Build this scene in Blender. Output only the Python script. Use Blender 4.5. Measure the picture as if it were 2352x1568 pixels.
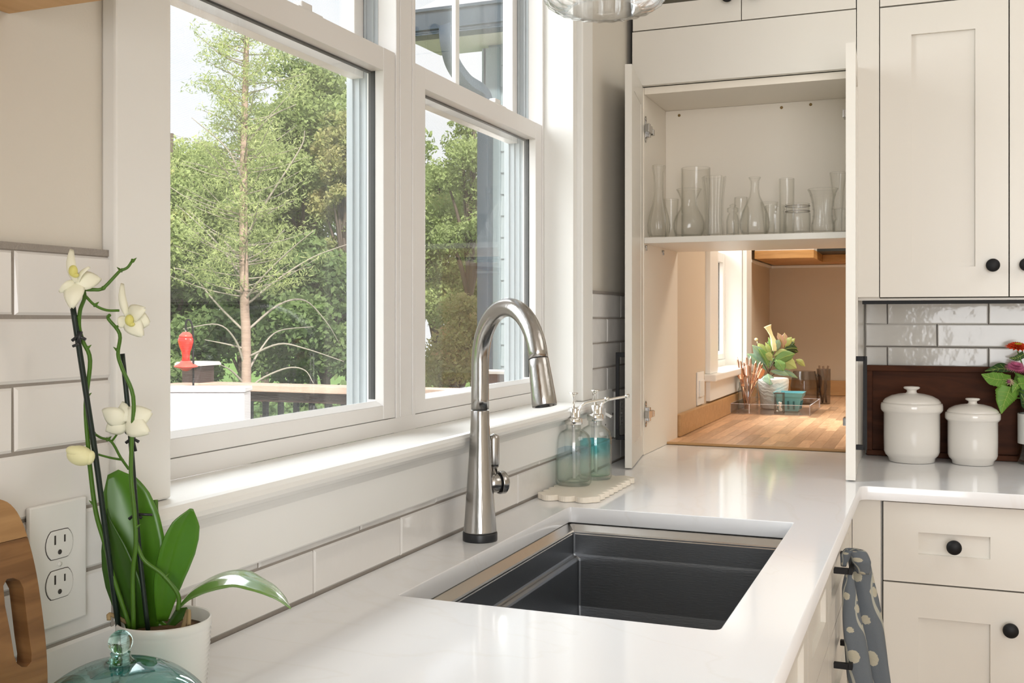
import bpy, bmesh, math, random
import numpy as np
from mathutils import Vector, Matrix, noise
PI = math.pi
R = random.Random(7)
for o in list(bpy.data.objects): bpy.data.objects.remove(o)
sc = bpy.context.scene
COL = sc.collection

# ---------------------------------------------------------------- camera (metres; X = out from window wall, Y = along it, Z up)
F_PX, U0, V0 = 2424.0, 1176.0, 732.0
TH = math.atan(969/2424.)
S_, C_ = math.sin(TH), math.cos(TH)
CAM = Vector((.807, 0, 1.304))
cd = bpy.data.cameras.new('camera'); cam = bpy.data.objects.new('camera', cd); COL.objects.link(cam)
cam.location = CAM; cam.rotation_euler = (PI/2, 0, TH)
cd.sensor_width = 36; cd.lens = F_PX/2352*36; cd.shift_y = -(784-V0)/2352; cd.clip_start = .05; cd.clip_end = 300
sc.camera = cam
def at(u, v, dep):
    a = (u-U0)/F_PX; b = -(v-V0)/F_PX
    return CAM + dep*Vector((-S_+a*C_, C_+a*S_, b))
def ray(u, v):
    a = (u-U0)/F_PX; return Vector((-S_+a*C_, C_+a*S_, -(v-V0)/F_PX))
def onz(u, v, Z): r = ray(u, v); return CAM + r*((Z-CAM.z)/r.z)
def onx(u, v, X): r = ray(u, v); return CAM + r*((X-CAM.x)/r.x)
def ony(u, v, Y): r = ray(u, v); return CAM + r*(Y/r.y)
def depth(p): d = Vector(p)-CAM; return -S_*d.x + C_*d.y
def mpp(p): return depth(p)/F_PX          # metres per photo pixel there
RT = Vector((C_, S_, 0)); FW = Vector((-S_, C_, 0)); UP = Vector((0, 0, 1))

# ---------------------------------------------------------------- world, sun, lamps, exposure
w = bpy.data.worlds.new('World'); sc.world = w; w.use_nodes = True
nt = w.node_tree; nt.nodes.clear()
wo = nt.nodes.new('ShaderNodeOutputWorld'); bg = nt.nodes.new('ShaderNodeBackground')
tc = nt.nodes.new('ShaderNodeTexCoord'); sx = nt.nodes.new('ShaderNodeSeparateXYZ'); rp = nt.nodes.new('ShaderNodeValToRGB')
nt.links.new(tc.outputs['Generated'], sx.inputs[0]); nt.links.new(sx.outputs['Z'], rp.inputs[0])
e = rp.color_ramp.elements
e[0].position = 0; e[0].color = (.96, .98, 1.0, 1)
e[1].position = .75; e[1].color = (.66, .80, 1.0, 1)
ns = nt.nodes.new('ShaderNodeTexNoise'); ns.inputs['Scale'].default_value = 2.2; ns.inputs['Detail'].default_value = 5
nt.links.new(tc.outputs['Generated'], ns.inputs['Vector'])
cr = nt.nodes.new('ShaderNodeValToRGB'); cr.color_ramp.elements[0].position = .42; cr.color_ramp.elements[1].position = .62
nt.links.new(ns.outputs['Fac'], cr.inputs[0])
mx = nt.nodes.new('ShaderNodeMix'); mx.data_type = 'RGBA'; mx.inputs[7].default_value = (1, 1, 1, 1)
nt.links.new(cr.outputs[0], mx.inputs[0]); nt.links.new(rp.outputs[0], mx.inputs[6])
nt.links.new(mx.outputs[2], bg.inputs[0]); bg.inputs[1].default_value = 1.15
nt.links.new(bg.outputs[0], wo.inputs[0])
def light(name, kind, loc, target, power, size=None, col=(1, 1, 1)):
    l = bpy.data.lights.new(name, kind); l.energy = power; l.color = col
    o = bpy.data.objects.new(name, l); COL.objects.link(o); o.location = loc
    o.rotation_euler = (Vector(target)-Vector(loc)).to_track_quat('-Z', 'Y').to_euler()
    if kind == 'AREA': l.shape = 'RECTANGLE'; l.size, l.size_y = size
    if kind == 'SUN': l.angle = size
    return o
light('sun', 'SUN', (4, -7, 12), (-6, 6, 0), 6.3, math.radians(2.5), (1, .96, .88))
# unseen fill lights added behind the camera and over the kitchen and the pantry
light('rear_fill', 'AREA', (1.75, -2.35, 1.5), (1.0, 2.7, 1.25), 66, (1.9, 2.1), (.98, .985, 1))
light('kitchen_overhead_fill', 'AREA', (1.9, 1.9, 2.66), (1.0, 2.2, .3), 15, (1.4, 1.8), (1, .98, .96))
light('pantry_overhead_fill', 'AREA', (1.1, 4.3, 2.5), (.9, 4.6, 0), 22, (.7, .7), (1, .90, .78))
light('sink_daylight', 'AREA', (-1.25, 1.60, 2.25), (.5, 1.75, .9), 84, (2.4, 1.7), (.95, .98, 1))
light('pantry_daylight', 'AREA', (-.75, 4.75, 1.95), (.9, 4.3, .7), 120, (1.0, 1.0), (1, .98, .94))
sc.view_settings.view_transform = 'Standard'; sc.view_settings.look = 'None'
sc.view_settings.exposure = .20; sc.view_settings.gamma = 1; sc.view_settings.use_curve_mapping = False
sc.cycles.use_denoising = True
sc.cycles.max_bounces = 10; sc.cycles.transparent_max_bounces = 24; sc.cycles.sample_clamp_indirect = 6
sc.cycles.caustics_reflective = False; sc.cycles.caustics_refractive = False

# ---------------------------------------------------------------- materials
MATS = {}
def nd(m, t, **k):
    n = m.node_tree.nodes.new('ShaderNode'+t)
    for a, b in k.items(): setattr(n, a, b)
    return n
def lk(m, a, b): m.node_tree.links.new(a, b)
def mat(name, col, rough=.5, metal=0, bump=0, bscale=60, spec=.5, vary=0, vscale=8, rand=0, coat=0, stretch=None, trans=0, ior=1.45, sub=0, bdist=.002):
    m = bpy.data.materials.new(name); m.use_nodes = True; MATS[name] = m
    b = m.node_tree.nodes['Principled BSDF']
    b.inputs['Base Color'].default_value = (*col, 1); b.inputs['Roughness'].default_value = rough
    b.inputs['Metallic'].default_value = metal; b.inputs['Specular IOR Level'].default_value = spec
    b.inputs['Coat Weight'].default_value = coat; b.inputs['Coat Roughness'].default_value = .08
    b.inputs['Transmission Weight'].default_value = trans; b.inputs['IOR'].default_value = ior
    t = nd(m, 'TexCoord'); mp = nd(m, 'Mapping'); lk(m, t.outputs['Object'], mp.inputs[0])
    if stretch: mp.inputs['Scale'].default_value = stretch
    src = None
    if vary or rand:
        hs = nd(m, 'HueSaturation'); hs.inputs['Color'].default_value = (*col, 1)
        val = nd(m, 'Math', operation='MULTIPLY_ADD'); 
        if vary:
            n = nd(m, 'TexNoise'); n.inputs['Scale'].default_value = vscale; n.inputs['Detail'].default_value = 5
            lk(m, mp.outputs[0], n.inputs['Vector']); lk(m, n.outputs['Fac'], val.inputs[0])
        else: val.inputs[0].default_value = .5
        val.inputs[1].default_value = vary; val.inputs[2].default_value = 1-vary/2
        v2 = nd(m, 'Math', operation='MULTIPLY_ADD'); oi = nd(m, 'ObjectInfo')
        lk(m, oi.outputs['Random'], v2.inputs[0]); v2.inputs[1].default_value = rand; v2.inputs[2].default_value = -rand/2
        ad = nd(m, 'Math', operation='ADD'); lk(m, val.outputs[0], ad.inputs[0]); lk(m, v2.outputs[0], ad.inputs[1])
        lk(m, ad.outputs[0], hs.inputs['Value']); lk(m, hs.outputs[0], b.inputs['Base Color'])
    if bump:
        n2 = nd(m, 'TexNoise'); n2.inputs['Scale'].default_value = bscale; n2.inputs['Detail'].default_value = 3
        lk(m, mp.outputs[0], n2.inputs['Vector'])
        bp = nd(m, 'Bump'); bp.inputs['Strength'].default_value = bump; bp.inputs['Distance'].default_value = bdist
        lk(m, n2.outputs['Fac'], bp.inputs['Height']); lk(m, bp.outputs[0], b.inputs['Normal'])
    return m
def thin(name, tint=(.97, .98, .97), edge=(.55, .58, .55), f0=.05, rough=.02, fmax=.6):
    """thin glass: light passes straight on, tinted more where one looks through more of it, with Fresnel reflection"""
    m = bpy.data.materials.new(name); m.use_nodes = True; MATS[name] = m
    m.node_tree.nodes.clear()
    o = nd(m, 'OutputMaterial'); mixs = nd(m, 'MixShader'); tr = nd(m, 'BsdfTransparent'); gl = nd(m, 'BsdfGlossy')
    gl.inputs['Roughness'].default_value = rough
    lw = nd(m, 'LayerWeight'); lw.inputs['Blend'].default_value = .5
    p = nd(m, 'Math', operation='POWER'); lk(m, lw.outputs['Facing'], p.inputs[0]); p.inputs[1].default_value = 4
    q = nd(m, 'Math', operation='MULTIPLY_ADD'); lk(m, p.outputs[0], q.inputs[0]); q.inputs[1].default_value = fmax; q.inputs[2].default_value = f0
    p2 = nd(m, 'Math', operation='POWER'); lk(m, lw.outputs['Facing'], p2.inputs[0]); p2.inputs[1].default_value = 3
    mc = nd(m, 'Mix', data_type='RGBA'); lk(m, p2.outputs[0], mc.inputs[0]); mc.inputs[6].default_value = (*tint, 1); mc.inputs[7].default_value = (*edge, 1)
    lk(m, mc.outputs[2], tr.inputs[0]); lk(m, q.outputs[0], mixs.inputs[0]); lk(m, tr.outputs[0], mixs.inputs[1]); lk(m, gl.outputs[0], mixs.inputs[2])
    lk(m, mixs.outputs[0], o.inputs[0])
    return m
def ramp2(m, src, stops):
    r = nd(m, 'ValToRGB'); cr = r.color_ramp
    while len(cr.elements) < len(stops): cr.elements.new(.5)
    for el, (p, c) in zip(cr.elements, stops): el.position = p; el.color = (*c, 1)
    lk(m, src, r.inputs[0]); return r
def wood(name, a, b, scale=6, axis=(1, 12, 12), rough=.45, rand=.0, coat=0, bump=.15):
    m = mat(name, a, rough, coat=coat)
    bs = m.node_tree.nodes['Principled BSDF']
    t = nd(m, 'TexCoord'); mp = nd(m, 'Mapping'); lk(m, t.outputs['Object'], mp.inputs[0]); mp.inputs['Scale'].default_value = axis
    oi = nd(m, 'ObjectInfo'); ad = nd(m, 'VectorMath', operation='ADD'); sc_ = nd(m, 'Math', operation='MULTIPLY'); sc_.inputs[1].default_value = 37
    lk(m, oi.outputs['Random'], sc_.inputs[0]); lk(m, mp.outputs[0], ad.inputs[0]); lk(m, sc_.outputs[0], ad.inputs[1])
    n = nd(m, 'TexNoise'); n.inputs['Scale'].default_value = scale; n.inputs['Detail'].default_value = 6; n.inputs['Distortion'].default_value = 1.2
    lk(m, ad.outputs[0], n.inputs['Vector'])
    r = ramp2(m, n.outputs['Fac'], [(.3, b), (.7, a)])
    hs = nd(m, 'HueSaturation'); lk(m, r.outputs[0], hs.inputs['Color'])
    v2 = nd(m, 'Math', operation='MULTIPLY_ADD'); lk(m, oi.outputs['Random'], v2.inputs[0]); v2.inputs[1].default_value = rand; v2.inputs[2].default_value = 1-rand/2
    lk(m, v2.outputs[0], hs.inputs['Value']); lk(m, hs.outputs[0], bs.inputs['Base Color'])
    if bump:
        bp = nd(m, 'Bump'); bp.inputs['Strength'].default_value = bump; bp.inputs['Distance'].default_value = .001
        lk(m, n.outputs['Fac'], bp.inputs['Height']); lk(m, bp.outputs[0], bs.inputs['Normal'])
    return m

PAINT = mat('wall_paint', (.71, .665, .585), .6, bump=.05, bscale=300)
PANTRY = mat('pantry_paint', (.60, .51, .40), .6, bump=.05, bscale=300)
CEIL = mat('ceiling_paint', (.85, .84, .81), .7)
TRIM = mat('white_trim_paint', (.84, .83, .795), .32, bump=.03, bscale=200)
VINYL = mat('window_vinyl', (.80, .78, .755), .35)
JAMBOUT = mat('outer_window_track', (.50, .54, .56), .4)
GASK = mat('black_gasket', (.03, .03, .028), .5)
CAB = mat('cabinet_paint', (.755, .72, .655), .33, bump=.04, bscale=240)
CABIN = mat('cabinet_interior', (.85, .78, .675), .45)
RECSHADE = mat('recess_shade', (.02, .018, .012), .8)  # near-black colour standing for the shade in gaps and recesses
GROUT = mat('grout', (.32, .285, .25), .85, bump=.5, bscale=500)
TILE = mat('tile_glaze', (.80, .775, .745), .10, bump=.55, bscale=16, rand=.06, coat=.3, bdist=.003)
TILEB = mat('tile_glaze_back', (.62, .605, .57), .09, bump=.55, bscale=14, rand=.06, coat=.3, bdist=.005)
STEEL = mat('brushed_steel', (.43, .415, .395), .21, 1, bump=.12, bscale=40, stretch=(8, 8, .4))
SINKST = mat('sink_steel_shaded', (.26, .27, .285), .36, 1, bump=.12, bscale=60, stretch=(1, 8, 8))  # bowl's shade and dark reflections put into the steel colour
SINKRIM = mat('sink_rim_steel_lit', (.62, .60, .57), .25, 1, bump=.1, bscale=60)  # same steel, brightened in colour for light caught by the chamfer
CHROME = mat('polished_chrome', (.80, .78, .74), .08, 1)
BLACKM = mat('black_metal', (.010, .010, .011), .5, 0, spec=.3)
BLACKP = mat('black_plastic', (.02, .021, .023), .35)
WHITEP = mat('white_plastic', (.80, .79, .76), .28)
SLOT = mat('outlet_slot', (.05, .045, .04), .6)
CERAM = mat('white_ceramic', (.77, .74, .69), .12, coat=.5)
POTC = mat('pot_ceramic', (.78, .76, .72), .22, coat=.3)
TRAYC = mat('cream_stone', (.88, .80, .68), .38, vary=.08, vscale=6)
GLASS = thin('clear_glass', (.99, .993, .99), (.66, .70, .67), f0=.055)
GLASS2 = thin('vase_glass', (.996, .996, .992), (.84, .84, .80), f0=.022, fmax=.75)
PANE = thin('window_pane', (.985, .99, .99), (.9, .92, .92), f0=.02, fmax=.9, rough=.0)
ACRYL = thin('clear_acrylic', (.985, .985, .995), (.90, .90, .97), f0=.06)
DGLASS = thin('dark_glass', (.62, .60, .60), (.22, .20, .20), f0=.08)
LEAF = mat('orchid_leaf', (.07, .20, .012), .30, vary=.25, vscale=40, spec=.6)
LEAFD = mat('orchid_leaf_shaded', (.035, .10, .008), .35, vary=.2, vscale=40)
LEAFSH = mat('arched_leaf', (.16, .30, .07), .16, vary=.2, vscale=40, spec=.9, coat=.6)
STEM = mat('flower_stem', (.065, .16, .012), .4, vary=.4, vscale=50)
PETAL = mat('orchid_petal', (.86, .85, .68), .5, vary=.08, vscale=60)
LIP = mat('orchid_lip', (.70, .66, .20), .5)
STAKE = mat('dark_stake', (.008, .018, .012), .4)
BARK = mat('bark_soil', (.11, .06, .025), .9, vary=.8, vscale=90, bump=1, bscale=120)
OAK = wood('cabinet_bottom_wood', (.58, .32, .12), (.40, .20, .06), 5, (1, 1, 9))
SHELFW = wood('light_shelf_wood', (.66, .40, .17), (.50, .27, .09), 3, (10, 1, 10))
BOARDW = wood('walnut_board', (.30, .15, .055), (.13, .055, .017), 5, (1, .8, 9), .42)
BOARDW2 = wood('pale_acacia', (.45, .26, .11), (.28, .14, .05), 5, (1, .8, 9), .42)
REDW = wood('red_brown_wood', (.085, .027, .010), (.040, .012, .005), 5, (1, 6, 6), .62)
REDW.node_tree.nodes['Principled BSDF'].inputs['Specular IOR Level'].default_value = .2
STAVE = wood('butcher_stave', (.68, .44, .27), (.52, .30, .165), 7, (9, 1, 9), .33, rand=.55)
EDGEW = wood('maple_edge', (.55, .33, .15), (.45, .25, .10), 5, (1, 9, 9), .4)
DECKRAIL = wood('cedar_rail', (.60, .45, .36), (.50, .35, .27), 4, (1, 9, 9), .6)
DARKR = mat('dark_rail_paint', (.055, .035, .030), .5)
FLOORW = wood('floor_wood', (.42, .27, .15), (.30, .18, .09), 3, (1, 8, 1), .35, rand=.2)

QZ = mat('quartz_counter', (.87, .872, .88), .09, spec=.55)
def _qz():
    m = QZ; b = m.node_tree.nodes['Principled BSDF']
    t = nd(m, 'TexCoord'); n = nd(m, 'TexNoise'); n.inputs['Scale'].default_value = 2.3; n.inputs['Detail'].default_value = 8; n.inputs['Distortion'].default_value = .9
    lk(m, t.outputs['Object'], n.inputs['Vector'])
    a = nd(m, 'Math', operation='SUBTRACT'); a.inputs[1].default_value = .5; lk(m, n.outputs['Fac'], a.inputs[0])
    ab = nd(m, 'Math', operation='ABSOLUTE'); lk(m, a.outputs[0], ab.inputs[0])
    r = ramp2(m, ab.outputs[0], [(0, (.85, .845, .84)), (.012, (.87, .872, .88))])
    lk(m, r.outputs[0], b.inputs['Base Color'])
_qz()
def liquid(name, stops):
    m = bpy.data.materials.new(name); m.use_nodes = True; m.node_tree.nodes.clear(); MATS[name] = m
    o = nd(m, 'OutputMaterial'); tr = nd(m, 'BsdfTransparent'); df = nd(m, 'BsdfTranslucent'); mixs = nd(m, 'MixShader'); mixs.inputs[0].default_value = .16
    t = nd(m, 'TexCoord'); s = nd(m, 'SeparateXYZ'); lk(m, t.outputs['Generated'], s.inputs[0])
    n = nd(m, 'TexNoise'); n.inputs['Scale'].default_value = 3; lk(m, t.outputs['Generated'], n.inputs['Vector'])
    a = nd(m, 'Math', operation='MULTIPLY_ADD'); lk(m, n.outputs['Fac'], a.inputs[0]); a.inputs[1].default_value = .1; lk(m, s.outputs['Z'], a.inputs[2])
    r = ramp2(m, a.outputs[0], stops)
    lk(m, r.outputs[0], tr.inputs[0]); lk(m, r.outputs[0], df.inputs[0])
    lk(m, tr.outputs[0], mixs.inputs[1]); lk(m, df.outputs[0], mixs.inputs[2]); lk(m, mixs.outputs[0], o.inputs[0]); return m
LIQ1 = liquid('pale_soap', [(0, (.94, .985, .96)), (.6, (.94, .985, .955)), (.78, (.86, .92, .955)), (1, (.80, .88, .95))])
LIQ2 = liquid('teal_soap', [(0, (.86, .96, .90)), (.5, (.85, .955, .89)), (.68, (.50, .88, .90)), (1, (.28, .84, .92))])
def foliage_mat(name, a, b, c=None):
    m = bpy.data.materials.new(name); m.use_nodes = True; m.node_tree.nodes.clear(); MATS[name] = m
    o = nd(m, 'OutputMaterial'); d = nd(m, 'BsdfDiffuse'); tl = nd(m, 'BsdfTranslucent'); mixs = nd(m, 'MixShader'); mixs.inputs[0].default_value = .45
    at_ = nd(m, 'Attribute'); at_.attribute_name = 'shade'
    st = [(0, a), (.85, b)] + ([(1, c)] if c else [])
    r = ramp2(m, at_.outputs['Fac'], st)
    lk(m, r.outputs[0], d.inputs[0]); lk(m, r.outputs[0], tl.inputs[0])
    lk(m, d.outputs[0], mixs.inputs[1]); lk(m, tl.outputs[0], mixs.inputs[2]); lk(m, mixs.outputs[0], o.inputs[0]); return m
FOL1 = foliage_mat('leaf_green', (.15, .22, .07), (.50, .58, .25), (.66, .60, .28))
FOL2 = foliage_mat('leaf_deep_green', (.10, .17, .07), (.34, .44, .18), (.55, .56, .22))
FOLP = foliage_mat('pine_yellow_green', (.24, .30, .13), (.60, .66, .30), (.74, .76, .38))
FOLR = foliage_mat('leaf_russet', (.26, .34, .12), (.56, .50, .24), (.74, .44, .26))
TRUNK = mat('pine_bark', (.42, .30, .24), .9, vary=.5, vscale=14, stretch=(1, 1, 3), bump=1, bscale=30)
TWIG = mat('grey_twig', (.38, .33, .28), .9, vary=.4, vscale=8)
GRASS = mat('lawn_grass', (.16, .27, .06), .95, vary=.5, vscale=.8)
SIDING = mat('blue_grey_siding', (.27, .32, .34), .65, vary=.06, vscale=5)
SIDTRIM = mat('blue_grey_trim', (.20, .255, .28), .6)
GUTTER = mat('dark_gutter', (.055, .075, .10), .35)
SOFFIT = mat('cream_soffit', (.62, .60, .53), .7)
REDG = mat('red_glass', (.75, .03, .02), .15, coat=.6)

# ---------------------------------------------------------------- mesh building
WL = {}
class MB:
    def __init__(s): s.v = []; s.f = []; s.sm = []
    def add(s, vs, fs, smooth=False):
        b = len(s.v); s.v += [tuple(p) for p in vs]
        for f in fs: s.f.append([b+i for i in f]); s.sm.append(smooth)
        return s
    def box(s, x0, x1, y0, y1, z0, z1):
        if x0 > x1: x0, x1 = x1, x0
        if y0 > y1: y0, y1 = y1, y0
        if z0 > z1: z0, z1 = z1, z0
        return s.add([(x0, y0, z0), (x1, y0, z0), (x1, y1, z0), (x0, y1, z0), (x0, y0, z1), (x1, y0, z1), (x1, y1, z1), (x0, y1, z1)],
              [(0, 3, 2, 1), (4, 5, 6, 7), (0, 1, 5, 4), (1, 2, 6, 5), (2, 3, 7, 6), (3, 0, 4, 7)])
    def obox(s, c, ax, ay, az, hx, hy, hz):
        c = Vector(c); ax, ay, az = [Vector(a).normalized() for a in (ax, ay, az)]
        vs = [c+ax*hx*i+ay*hy*j+az*hz*k for k in (-1, 1) for i, j in ((-1, -1), (1, -1), (1, 1), (-1, 1))]
        return s.add(vs, [(0, 3, 2, 1), (4, 5, 6, 7), (0, 1, 5, 4), (1, 2, 6, 5), (2, 3, 7, 6), (3, 0, 4, 7)])
    def rings(s, rings, close=False, caps=True, smooth=True):
        n = len(rings[0]); vs = [p for r in rings for p in r]; fs = []
        m = len(rings)
        for i in range(m if close else m-1):
            for j in range(n):
                a, b = i*n+j, i*n+(j+1) % n; c, d = ((i+1) % m)*n+(j+1) % n, ((i+1) % m)*n+j
                fs.append((a, b, c, d))
        s.add(vs, fs, smooth)
        if caps and not close:
            b = len(s.v)-len(vs)
            s.f.append([b+i for i in reversed(range(n))]); s.sm.append(False)
            s.f.append([b+(m-1)*n+i for i in range(n)]); s.sm.append(False)
        return s
    def lathe(s, prof, o=(0, 0, 0), axis=(0, 0, 1), seg=32, caps=True, ripple=None):
        """prof = [(r, h)...] along axis"""
        az = Vector(axis).normalized(); ax = az.orthogonal().normalized()
        if abs(az.z) > .99: ax = Vector((1, 0, 0))
        ay = az.cross(ax); o = Vector(o); rr = []
        for k, (r, h) in enumerate(prof):
            ring = []
            for j in range(seg):
                a = 2*PI*j/seg; q = r*(1+(ripple(a, k/(len(prof)-1)) if ripple else 0))
                ring.append(o+az*h+ax*math.cos(a)*q+ay*math.sin(a)*q)
            rr.append(ring)
        return s.rings(rr, caps=caps)
    def tube(s, pts, rad, seg=10, caps=True, flat=1.0):
        pts = [Vector(p) for p in pts]; n = len(pts)
        if not isinstance(rad, (list, tuple)): rad = [rad]*n
        rr = []; prev = None
        for i, p in enumerate(pts):
            t = (pts[min(i+1, n-1)]-pts[max(i-1, 0)]).normalized()
            if prev is None: ax = t.orthogonal().normalized()
            else:
                ax = prev-t*prev.dot(t); ax = ax.normalized() if ax.length > 1e-6 else t.orthogonal().normalized()
            prev = ax; ay = t.cross(ax)
            rr.append([p+ax*math.cos(2*PI*j/seg)*rad[i]+ay*math.sin(2*PI*j/seg)*rad[i]*flat for j in range(seg)])
        return s.rings(rr, caps=caps)
    def prism(s, poly, d, smooth=False):
        """poly = 3D loop, d = extrusion vector"""
        poly = [Vector(p) for p in poly]; d = Vector(d); n = len(poly)
        s.add(poly+[p+d for p in poly], [tuple(reversed(range(n))), tuple(range(n, 2*n))]+[(i, (i+1) % n, n+(i+1) % n, n+i) for i in range(n)], smooth)
        return s
    def grid(s, f, nu, nv, thick=0, smooth=True):
        P = [[Vector(f(i/nu, j/nv)) for j in range(nv+1)] for i in range(nu+1)]
        vs = [p for r in P for p in r]; idx = lambda i, j: i*(nv+1)+j
        fs = [(idx(i, j), idx(i+1, j), idx(i+1, j+1), idx(i, j+1)) for i in range(nu) for j in range(nv)]
        s.add(vs, fs, smooth); return s
    def sphere(s, c, r, sq=(1, 1, 1), seg=16, nr=10, ax=None):
        c = Vector(c); rr = []
        M = ax or Matrix.Identity(3)
        for i in range(1, nr):
            t = PI*i/nr
            rr.append([c+M @ Vector((r*sq[0]*math.sin(t)*math.cos(2*PI*j/seg), r*sq[1]*math.sin(t)*math.sin(2*PI*j/seg), -r*sq[2]*math.cos(t))) for j in range(seg)])
        n0 = len(s.v); s.rings(rr, caps=False)
        lo = len(s.v); s.v += [tuple(c+M @ Vector((0, 0, -r*sq[2]))), tuple(c+M @ Vector((0, 0, r*sq[2])))]
        for j in range(seg):
            s.f.append([n0+(j+1) % seg, n0+j, lo]); s.sm.append(True)
            k = n0+(nr-2)*seg; s.f.append([k+j, k+(j+1) % seg, lo+1]); s.sm.append(True)
        return s
    def build(s, name, m, parent=None, bevel=0, solid=0, sub=0, fix=True):
        if parent is None:
            xs = [p[0] for p in s.v]; ys = [p[1] for p in s.v]; zs = [p[2] for p in s.v]
            o3 = Vector(((min(xs)+max(xs))/2, (min(ys)+max(ys))/2, min(zs)))
        else: o3 = WL[parent.name]
        me = bpy.data.meshes.new(name)
        me.from_pydata([tuple(Vector(p)-o3) for p in s.v], [], s.f); me.polygons.foreach_set('use_smooth', s.sm)
        if fix:
            bm = bmesh.new(); bm.from_mesh(me); bmesh.ops.recalc_face_normals(bm, faces=bm.faces); bm.to_mesh(me); bm.free()
        me.materials.append(m); me.update()
        ob = bpy.data.objects.new(name, me); COL.objects.link(ob)
        if parent is None: ob.location = o3
        else: ob.parent = parent
        WL[ob.name] = o3
        if solid: md = ob.modifiers.new('s', 'SOLIDIFY'); md.thickness = solid; md.offset = 0
        if bevel:
            md = ob.modifiers.new('b', 'BEVEL'); md.width = bevel; md.segments = 2; md.limit_method = 'ANGLE'; md.angle_limit = math.radians(40)
        if sub: md = ob.modifiers.new('u', 'SUBSURF'); md.levels = md.render_levels = sub
        return ob
def tag(o, label=None, cat=None, group=None, kind=None):
    if label: o['label'] = label
    if cat: o['category'] = cat
    if group: o['group'] = group
    if kind: o['kind'] = kind
    return o
def thing(name, loc, label, cat, group=None):
    o = bpy.data.objects.new(name, None); COL.objects.link(o); o.location = loc; o.empty_display_size = .05
    WL[o.name] = Vector(loc); return tag(o, label, cat, group)
def struct(name, mb, m, parent=None, **k):
    o = mb.build(name, m, parent, **k)
    if parent is None: o['kind'] = 'structure'
    return o
def smoothpath(pts, n=6):
    """Catmull-Rom through pts"""
    P = [Vector(p) for p in pts]; P = [P[0]*2-P[1]]+P+[P[-1]*2-P[-2]]; out = []
    for i in range(1, len(P)-2):
        for k in range(n):
            t = k/n; a, b, c, d = P[i-1], P[i], P[i+1], P[i+2]
            out.append(.5*((2*b)+(c-a)*t+(2*a-5*b+4*c-d)*t*t+(3*b-a-3*c+d)*t**3))
    out.append(P[-2]); return out
def lerpw(ws, t):
    x = t*(len(ws)-1); i = min(int(x), len(ws)-2); return ws[i]+(ws[i+1]-ws[i])*(x-i)
def leafmesh(mb, pts, widths, side, fold=.25, n=6, k=4, wave=0):
    P = smoothpath(pts, n); m = len(P); side = Vector(side)
    def f(a, b):
        i = min(int(round(a*(m-1))), m-1); p = P[i]; t = (P[min(i+1, m-1)]-P[max(i-1, 0)]).normalized()
        sd = (side-t*side.dot(t)).normalized(); up = sd.cross(t).normalized()
        w_ = lerpw(widths, a)/2; x = (b*2-1)
        return p+sd*w_*x+up*(abs(x)*w_*fold)+up*w_*wave*math.sin(a*14+(3 if x > 0 else 0))*abs(x)
    return mb.grid(f, m-1, k*2)
def shaker(name, o, ax, up, nrm, W, H, fr, parent, m=CAB, th=.02, rec=.008, pname='panel', bevel=.0012, tb=None):
    """door: frame with a recessed panel. o = lower corner on the front face, ax/up unit axes, nrm outward"""
    o, ax, up, nrm = map(Vector, (o, ax, up, nrm)); tb = tb or (fr, fr)
    mb = MB()
    def bar(a0, a1, b0, b1, d0, d1): mb.obox(o+ax*(a0+a1)/2+up*(b0+b1)/2-nrm*(d0+d1)/2, ax, up, nrm, (a1-a0)/2, (b1-b0)/2, (d1-d0)/2)
    bar(0, fr, 0, H, 0, th); bar(W-fr, W, 0, H, 0, th); bar(fr, W-fr, 0, tb[0], 0, th); bar(fr, W-fr, H-tb[1], H, 0, th)
    d = mb.build(name, m, parent)
    p = MB(); p.obox(o+ax*W/2+up*H/2-nrm*(rec+(th-rec)/2), ax, up, nrm, W/2-fr+.002, H/2-max(tb)+.002+abs(tb[0]-tb[1])/2*0, (th-rec)/2-.001)
    p.build(pname, m, d)
    return d
def knob(p, n, parent, m=BLACKM, r=.0165):
    mb = MB(); mb.lathe([(.006, 0), (.006, .011), (.009, .014), (r, .018), (r, .022), (r*.93, .025), (r*.6, .028), (.001, .029)], p, n, 24)
    return mb.build('knob', m, parent)

# ================================================================ THE SETTING
ZC = .914                     # counter top
PX = .025                     # pantry side of the window wall
def wall_piece(mb, y0, y1, z0, z1, x1=-.0115): mb.box(-.172, x1, y0, y1, z0, z1)
m = MB()
wall_piece(m, -2.6, .936, 0, 2.75); wall_piece(m, .936, 2.468, 0, 1.072); wall_piece(m, .936, 2.468, 2.477, 2.75); wall_piece(m, 2.468, 3.30, 0, 2.75)
wall_piece(m, 3.30, 4.01, 0, 2.75, PX); wall_piece(m, 4.01, 4.69, 0, 1.072, PX); wall_piece(m, 4.01, 4.69, 2.11, 2.75, PX); wall_piece(m, 4.69, 5.66, 0, 2.75, PX)
wallL = struct('wall_left', m, PAINT)
m = MB(); m.box(-.0116, -.0025, -1.2, .8795, ZC-.01, 1.3755); m.box(-.0116, -.0025, .8795, 2.52, ZC-.01, 1.06); m.box(-.0116, -.0025, 2.52, 3.22, ZC-.01, 1.3755)
m.box(-.0112, -.0012, -1.2, .8795, 1.3697, 1.3765); m.box(-.0112, -.0012, 2.55, 3.22, 1.3697, 1.3765); m.box(-.0112, -.0018, .8797, .884, ZC, 1.3765)
m.build('grout', GROUT, wallL)
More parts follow.
